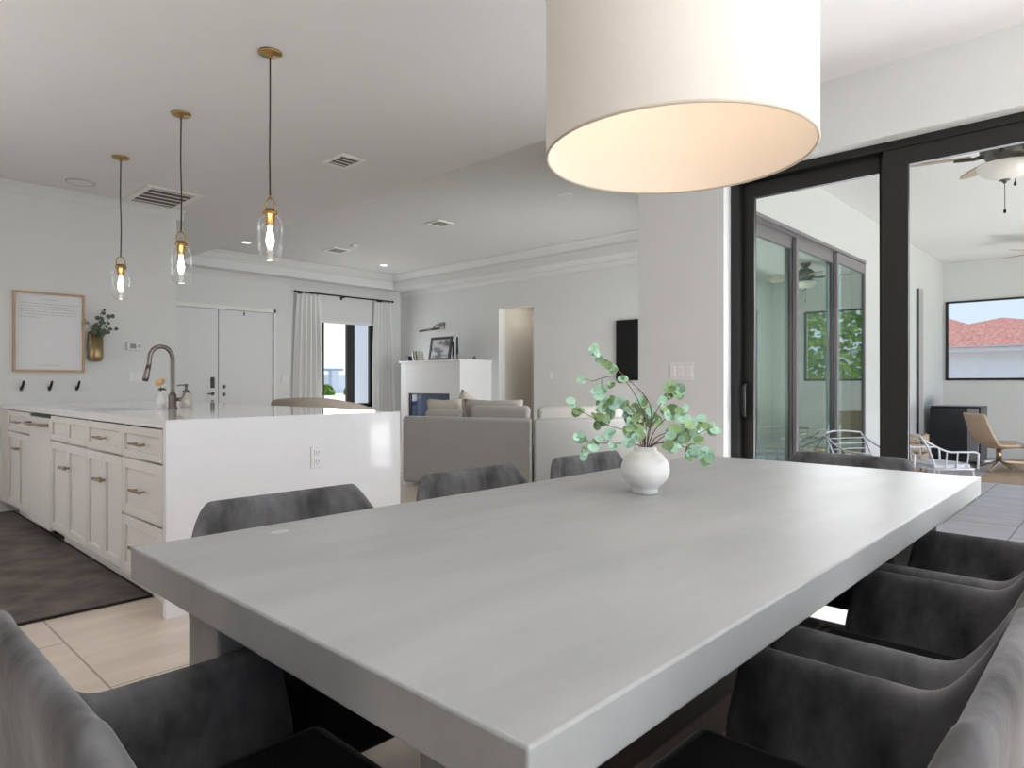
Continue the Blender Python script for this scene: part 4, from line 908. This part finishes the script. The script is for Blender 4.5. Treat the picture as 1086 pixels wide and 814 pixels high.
def wire_chair(label, loc, rz):
    t = thing('wire_chair', label, 'patio chair', (0, 0, 0), group='white wire patio chairs'); r = .0115
    # facing local +x
    build('seat', MB().prism([(-.22, -.26), (.10, -.29), (.24, -.24), (.30, 0), (.24, .24), (.10, .29), (-.22, .26)], .36, .405), WHITEPAD, t, bevel=.015, seg=3, local=True)
    fm = MB()
    fm.tube([(-.24, -.27, .35), (.26, -.27, .35)], r, 6).tube([(-.24, .27, .35), (.26, .27, .35)], r, 6).tube([(-.24, -.27, .35), (-.24, .27, .35)], r, 6).tube([(.26, -.27, .35), (.26, .27, .35)], r, 6)
    build('seat_frame', fm, WHITEMET, t, smooth=True, local=True)
    bk = MB()
    bk.tube(bez((-.22, -.29, .36), (-.30, -.30, .60), (-.42, -.30, .74), 8), r, 6).tube(bez((-.22, .29, .36), (-.30, .30, .60), (-.42, .30, .74), 8), r, 6)
    bk.tube([(-.42, -.30, .74), (-.46, -.1, .76), (-.46, .1, .76), (-.42, .30, .74)], r, 6)
    for k in range(1, 6):
        z = .38+.06*k; x = -.225-.16*(k/6)**1.4
        bk.tube([(x, -.29, z), (x-.03, 0, z), (x, .29, z)], .006, 5)
    build('back', bk, WHITEMET, t, smooth=True, local=True)
    for s in (-1, 1):
        am = MB(); am.tube(bez((-.40, s*.30, .71), (-.16, s*.31, .56), (-.05, s*.31, .55), 8) + [Vector((.24, s*.31, .55)), Vector((.28, s*.31, .53)), Vector((.28, s*.30, .36))], r, 6)
        for x in (-.10, .03, .16): am.tube([(x, s*.31, .55), (x, s*.285, .36)], .008, 5)
        build('arm', am, WHITEMET, t, smooth=True, local=True)
        build('leg', MB().tube([(.24, s*.27, .35), (.27, s*.29, 0)], r, 6), WHITEMET, t, smooth=True, local=True)
        build('leg', MB().tube([(-.22, s*.27, .35), (-.28, s*.29, 0)], r, 6), WHITEMET, t, smooth=True, local=True)
    t.location = loc; t.rotation_euler = (0, 0, rz); t.scale = (.82, .82, .82)
    return t
wc = wire_chair('white wire armchair with round seat pad before the black mini fridge', (7.5, 1.415, -.005), math.radians(-42))
dup(wc, (6.85, 1.80, -.005), math.radians(-115), 'white wire armchair close to the grey framed glass doors')
jr = thing('jute_rug', 'tan woven jute rug on the patio floor', 'rug', (10.5, .4, 0))
build('weave', MB().box(8.95, 12-.2, -.1, 1.29, -.0045, .008), JUTE, jr)
build('edge', MB().box(8.93, 8.95, -.1, 1.31, -.0045, .010).box(8.93, 11.8, 1.29, 1.31, -.0045, .010), WICKER, jr)
# moulded lounge chair
lc = thing('patio_lounge_chair', 'tan moulded wicker lounge chair beside the mini fridge', 'lounge chair', (11.3, 1.05, 0))
prof = [(.0, .74), (.015, .72), (.05, .60), (.10, .47), (.16, .36), (.24, .305), (.34, .30), (.50, .315), (.66, .31), (.72, .28)]
mb = MB(); g = []
for k in range(9):
    v = k/8*2-1; row = []
    for i, (s, z) in enumerate(prof):
        wd_ = .27 + .03*math.sin(PI*i/(len(prof)-1)); cup = .045*v*v
        row.append(mb.bm.verts.new((s - .36, v*wd_, z + (cup if i > 4 else 0))))
        if i <= 4: row[-1].co.x += cup
    g.append(row)
for a_, b_ in zip(g, g[1:]):
    for i in range(len(prof)-1): mb.bm.faces.new((a_[i], a_[i+1], b_[i+1], b_[i]))
build('shell', mb, WICKER, lc, smooth=True, solid=.035, solid_off=0, bevel=.012, local=True)
build('pedestal', MB().tube([(-.02, 0, .30), (-.02, 0, .12)], .03, 10).tube([(-.22, -.2, .012), (-.02, 0, .13), (.22, .2, .012)], .012, 8).tube([(-.22, .2, .012), (-.02, 0, .13), (.22, -.2, .012)], .012, 8), NICKEL, lc, smooth=True, local=True)
lc.location = (10.1, 1.22, .012); lc.rotation_euler = (0, 0, math.radians(-58)); lc.scale = (.95, .95, .95)
# slatted crate behind the wire chair
cr_ = thing('slatted_crate', 'tan slatted wood crate behind the white wire chair', 'crate', (9.35, 1.95, 0))
for k in range(4): build('slat', MB().box(9.1, 9.12, 1.86, 2.10, .05+.11*k, .13+.11*k).box(9.1, 9.5, 1.86, 1.88, .05+.11*k, .13+.11*k).box(9.1, 9.5, 2.08, 2.10, .05+.11*k, .13+.11*k).box(9.48, 9.5, 1.86, 2.10, .05+.11*k, .13+.11*k), WICKER, cr_)
for x in (9.12, 9.46):
    for y in (1.88, 2.06): build('post', MB().box(x, x+.02, y, y+.02, 0, .47), WICKER, cr_)
# round dining set reflected in the glass
pt_ = thing('patio_table', 'round white wire patio table near the screen opening', 'patio table', (6.6, .25, -.005))
build('table_top', MB().lathe([(.42, .60), (.43, .615), (.42, .63)], (6.6, .25, 0), 40), WHITEMET, pt_, smooth=True)
build('pedestal', MB().lathe([(.24, 0), (.24, .015), (.05, .05), (.035, .3), (.06, .6)], (6.6, .25, -.004), 24), WHITEMET, pt_, smooth=True)

# ------------------------------------------------------------------ outdoors
gr = struct('ground', MB().box(23, 90, -60, 80, -.14, -.12).box(12.2, 23, -60, -3, -.14, -.12).box(12.2, 23, 12, 80, -.14, -.12).box(4.2, 12.2, -60, -.5, -.14, -.12).box(9.2, 12.2, 2.5, 80, -.14, -.12), GRASS, 'green lawn around the house', 'ground')
struct('ground_drive', MB().box(-10, 9.2, 10.5, 80, -.14, -.11).box(9.2, 60, 30, 80, -.118, -.11).box(12.2, 23, -3, 12, -.14, -.12), DRIVE, 'pale concrete drive before the front window', 'ground')  # last strip added out of view to cut green bounce on the neighbour's wall
def at(px, py, x):
    a = (px-CXP)/FPX; b = (CYP-py)/FPX; dx = FW.x+a*RT.x; k = x/dx
    return Vector((x, k*(FW.y+a*RT.y), CAMH + k*b))
nh = thing('neighbour_house', 'white neighbouring house with red tile hip roof', 'house', (24, 2, -.12))
ev = at(1060, 368, 21.5).z
build('wall', MB().box(22, 30, -4.5, 9, -.12, ev), STUCCO, nh)
build('fascia', MB().box(21.45, 21.52, -5, 9.4, ev-.10, ev+.06), mat('pale fascia', (206, 206, 212), .7), nh)
apA = at(990, 333, 25.0); cr1 = at(1108, 366, 21.5)
rA = MB(); base = [Vector((21.4, cr1.y, ev)), Vector((21.4, 9.4, ev)), Vector((30, 9.4, ev)), Vector((30, cr1.y, ev))]
for i in range(4): rA.poly([base[i], base[(i+1) % 4], apA])
build('roof', rA, ROOFT, nh)
apB = at(1063, 336.5, 28.0)
rB = MB(); base = [Vector((23.5, apB.y-7.5, ev-.2)), Vector((23.5, apB.y+6, ev-.2)), Vector((34, apB.y+6, ev-.2)), Vector((34, apB.y-7.5, ev-.2))]
for i in range(4): rB.poly([base[i], base[(i+1) % 4], apB])
build('roof', rB, ROOFT, nh)
def tree(label, x, y, h, r, m, n, seed, name='tree'):
    rn = random.Random(seed); t = thing(name, label, 'tree', (x, y, -.12))
    build('trunk', MB().tube([(x, y, -.12), (x+.1, y, h*.35), (x+.15, y+.1, h*.7)], [.16, .12, .05], 8), BARK, t, smooth=True)
    lf = MB()
    for k in range(n):
        while True:
            p = Vector((rn.uniform(-1, 1), rn.uniform(-1, 1), rn.uniform(-1, 1)))
            if .35 < p.length < 1: break
        lf.disc((x+p.x*r, y+p.y*r, h*.62+p.z*h*.42), (rn.uniform(-1, 1), rn.uniform(-1, 1), rn.uniform(-.2, 1)), rn.uniform(.16, .34)*r*.28, 6, .15, .7)
    build('crown', lf, m, t)
tree('bright green leafy tree beyond the patio opening', 16.5, -.9, 3.4, 1.3, TREEL, 1100, 1)
tree('dark green tree standing behind the bright one', 24, -8.5, 6.5, 3.4, TREED, 1300, 2)
tree('dark spreading tree across the lawn from the patio', 17.5, -12, 6, 3.2, TREED, 1300, 3)
tree('tall dark tree farther along the lawn', 9.5, -14, 6.5, 3.4, TREED, 1300, 4)
# front yard
gw = thing('garage_wing', 'pale blue shaded wing of the house outside the right pane', 'building', (8.3, 11, -.1))
build('wall', MB().box(7.62, 9.2, Y2+.16, 11.58, -.11, 3.0), STUCCO, gw)
build('eave', MB().box(7.5, 9.2, Y2+.16, 11.7, 3.0, 3.1), TRIM, gw)
fh = thing('street_house', 'pale distant house across the street seen through the window', 'house', (50, 76, -.1))
build('wall', MB().box(34, 70, 76, 82, -.11, 2.3), mat('pale blue wall', (238, 240, 244), .9), fh)
build('porch_roof', MB().box(41, 46.5, 73, 76, 2.75, 3.0), mat('porch roof grey', (160, 180, 204), .8), fh)
build('porch_column', MB().box(45.0, 45.9, 73.2, 74, -.11, 2.75), STUCCO, fh)
for x, y, lb in ((37.4, 62, 'round green bush by the street, nearer the left curtain'), (40.6, 62, 'round green bush by the street, nearer the window mullion')):
    b_ = thing('bush', lb, 'bush', (x, y, -.11), group='front yard bushes'); lf = MB(); rn = random.Random(int(x*10))
    for k in range(260):
        p = Vector((rn.gauss(0, 1), rn.gauss(0, 1), abs(rn.gauss(0, 1)))).normalized()
        lf.disc((x+p.x*.85, y+p.y*.85, -.05+p.z*1.05), p + Vector((rn.uniform(-.5, .5), rn.uniform(-.5, .5), .3)), .22, 6, .2)
    build('foliage', lf, TREEL, b_)
    build('core', MB().ball((x, y, .32), .7, 12), TREEL, b_, smooth=True)

# ------------------------------------------------------------------ light
wld = bpy.data.worlds.new('sky'); scn.world = wld; wld.use_nodes = True; nt = wld.node_tree; N = nt.nodes; L = nt.links
bg = N['Background']; tc = N.new('ShaderNodeTexCoord'); sx = N.new('ShaderNodeSeparateXYZ'); L.new(tc.outputs['Generated'], sx.inputs[0])
cr = N.new('ShaderNodeValToRGB'); L.new(sx.outputs['Z'], cr.inputs['Fac'])
cr.color_ramp.elements[0].position = 0; cr.color_ramp.elements[0].color = (.74, .86, .97, 1); cr.color_ramp.elements[1].position = .6; cr.color_ramp.elements[1].color = (.34, .55, .90, 1)
hz = N.new('ShaderNodeValToRGB'); hz.color_ramp.elements[0].position = .35; hz.color_ramp.elements[0].color = (0, 0, 0, 1); hz.color_ramp.elements[1].position = .8; hz.color_ramp.elements[1].color = (1, 1, 1, 1); L.new(sx.outputs['Y'], hz.inputs['Fac'])
wm = N.new('ShaderNodeMixRGB'); L.new(hz.outputs['Color'], wm.inputs['Fac']); L.new(cr.outputs['Color'], wm.inputs[1]); wm.inputs[2].default_value = (1.0, 1.02, 1.05, 1)
L.new(wm.outputs['Color'], bg.inputs['Color']); bg.inputs['Strength'].default_value = 1.0
def area(name, loc, target, sx_, sy_, power, col=(1, 1, 1)):
    l = bpy.data.lights.new(name, 'AREA'); l.shape = 'RECTANGLE'; l.size = sx_; l.size_y = sy_; l.energy = power; l.color = col
    o = bpy.data.objects.new(name, l); COL.objects.link(o); o.location = loc
    o.rotation_euler = (Vector(target)-Vector(loc)).to_track_quat('-Z', 'Y').to_euler(); return o
sun = bpy.data.lights.new('sun', 'SUN'); sun.energy = 3.2; sun.angle = .01; sun.color = (1, .96, .9)
so = bpy.data.objects.new('sun', sun); COL.objects.link(so); so.rotation_euler = Vector((-.35, -.25, -1.0)).to_track_quat('-Z', 'Y').to_euler()
area('rear_window_light', (1.5, -3.4, 1.45), (1.3, 2, 1.0), 3.6, 2.2, 72, (.92, .955, 1))
area('rear_ceiling_fill', (.8, -2.2, .25), (1.0, -1.2, 3), 4.5, 2.0, 160, (1, .985, .97)).data.spread = math.radians(95)  # added unseen fill lamp behind the camera, brightens the near ceiling
area('kitchen_ceiling_fill', (-1.6, 4.2, .12), (-1.2, 4.2, 3), 2.2, 3.2, 44, (1, .985, .97)).data.spread = math.radians(95)  # added lamp out of view, lifts the kitchen ceiling
area('cabinet_fill', (-3.8, 4.9, 1.5), (1.1, 5.0, .8), 3.0, 1.8, 12, (1, .98, .96)).data.spread = math.radians(75)  # added fill for the cabinet fronts; this wall has no window
area('patio_fill', (8.0, -1.7, .0), (8.0, .2, 2.2), 7.0, 1.6, 300, (1, .965, .97))  # added upward fill lamp for the patio walls and ceiling
area('patio_door_light', (4.9, .75, 1.25), (1.5, 1.5, .9), 2.2, 1.9, 54, (.94, .965, 1))
area('living_window_light', (6.5, 2.66, 1.5), (6.4, 8, 1.3), 2.4, 1.7, 46, (.98, .99, 1)).data.spread = math.radians(105)
area('front_window_light', (6.6, Y2-.14, 1.45), (6.2, 5, 1.2), 1.0, 1.4, 16, (.95, .98, 1))
for (x, y) in ((1.66, 3.295), (1.645, 4.455), (1.645, 5.645)):
    l = bpy.data.lights.new('pendant_glow', 'POINT'); l.energy = .6; l.color = (1, .92, .82); l.shadow_soft_size = .03
    o = bpy.data.objects.new('pendant_glow', l); COL.objects.link(o); o.location = (x, y, 1.69)
l = bpy.data.lights.new('hall_fill', 'POINT'); l.energy = 2.6; l.color = (1, .97, .94); l.shadow_soft_size = .1  # added point light without a fitting, brightens the hall recess
o = bpy.data.objects.new('hall_fill', l); COL.objects.link(o); o.location = (X2+.45, 7.25, 2.2)
l = bpy.data.lights.new('drum_glow', 'POINT'); l.energy = 1.2; l.color = (1, .93, .86); l.shadow_soft_size = .06
o = bpy.data.objects.new('drum_glow', l); COL.objects.link(o); o.location = (DCX, DCY, DZ0+.32)

scn.view_settings.view_transform = 'Standard'; scn.view_settings.look = 'None'; scn.view_settings.exposure = 0.12
scn.cycles.use_denoising = True
scn.cycles.max_bounces = 10; scn.cycles.diffuse_bounces = 6; scn.cycles.glossy_bounces = 5; scn.cycles.transparent_max_bounces = 16
scn.cycles.sample_clamp_indirect = 6.0
scn.cycles.caustics_reflective = False; scn.cycles.caustics_refractive = False
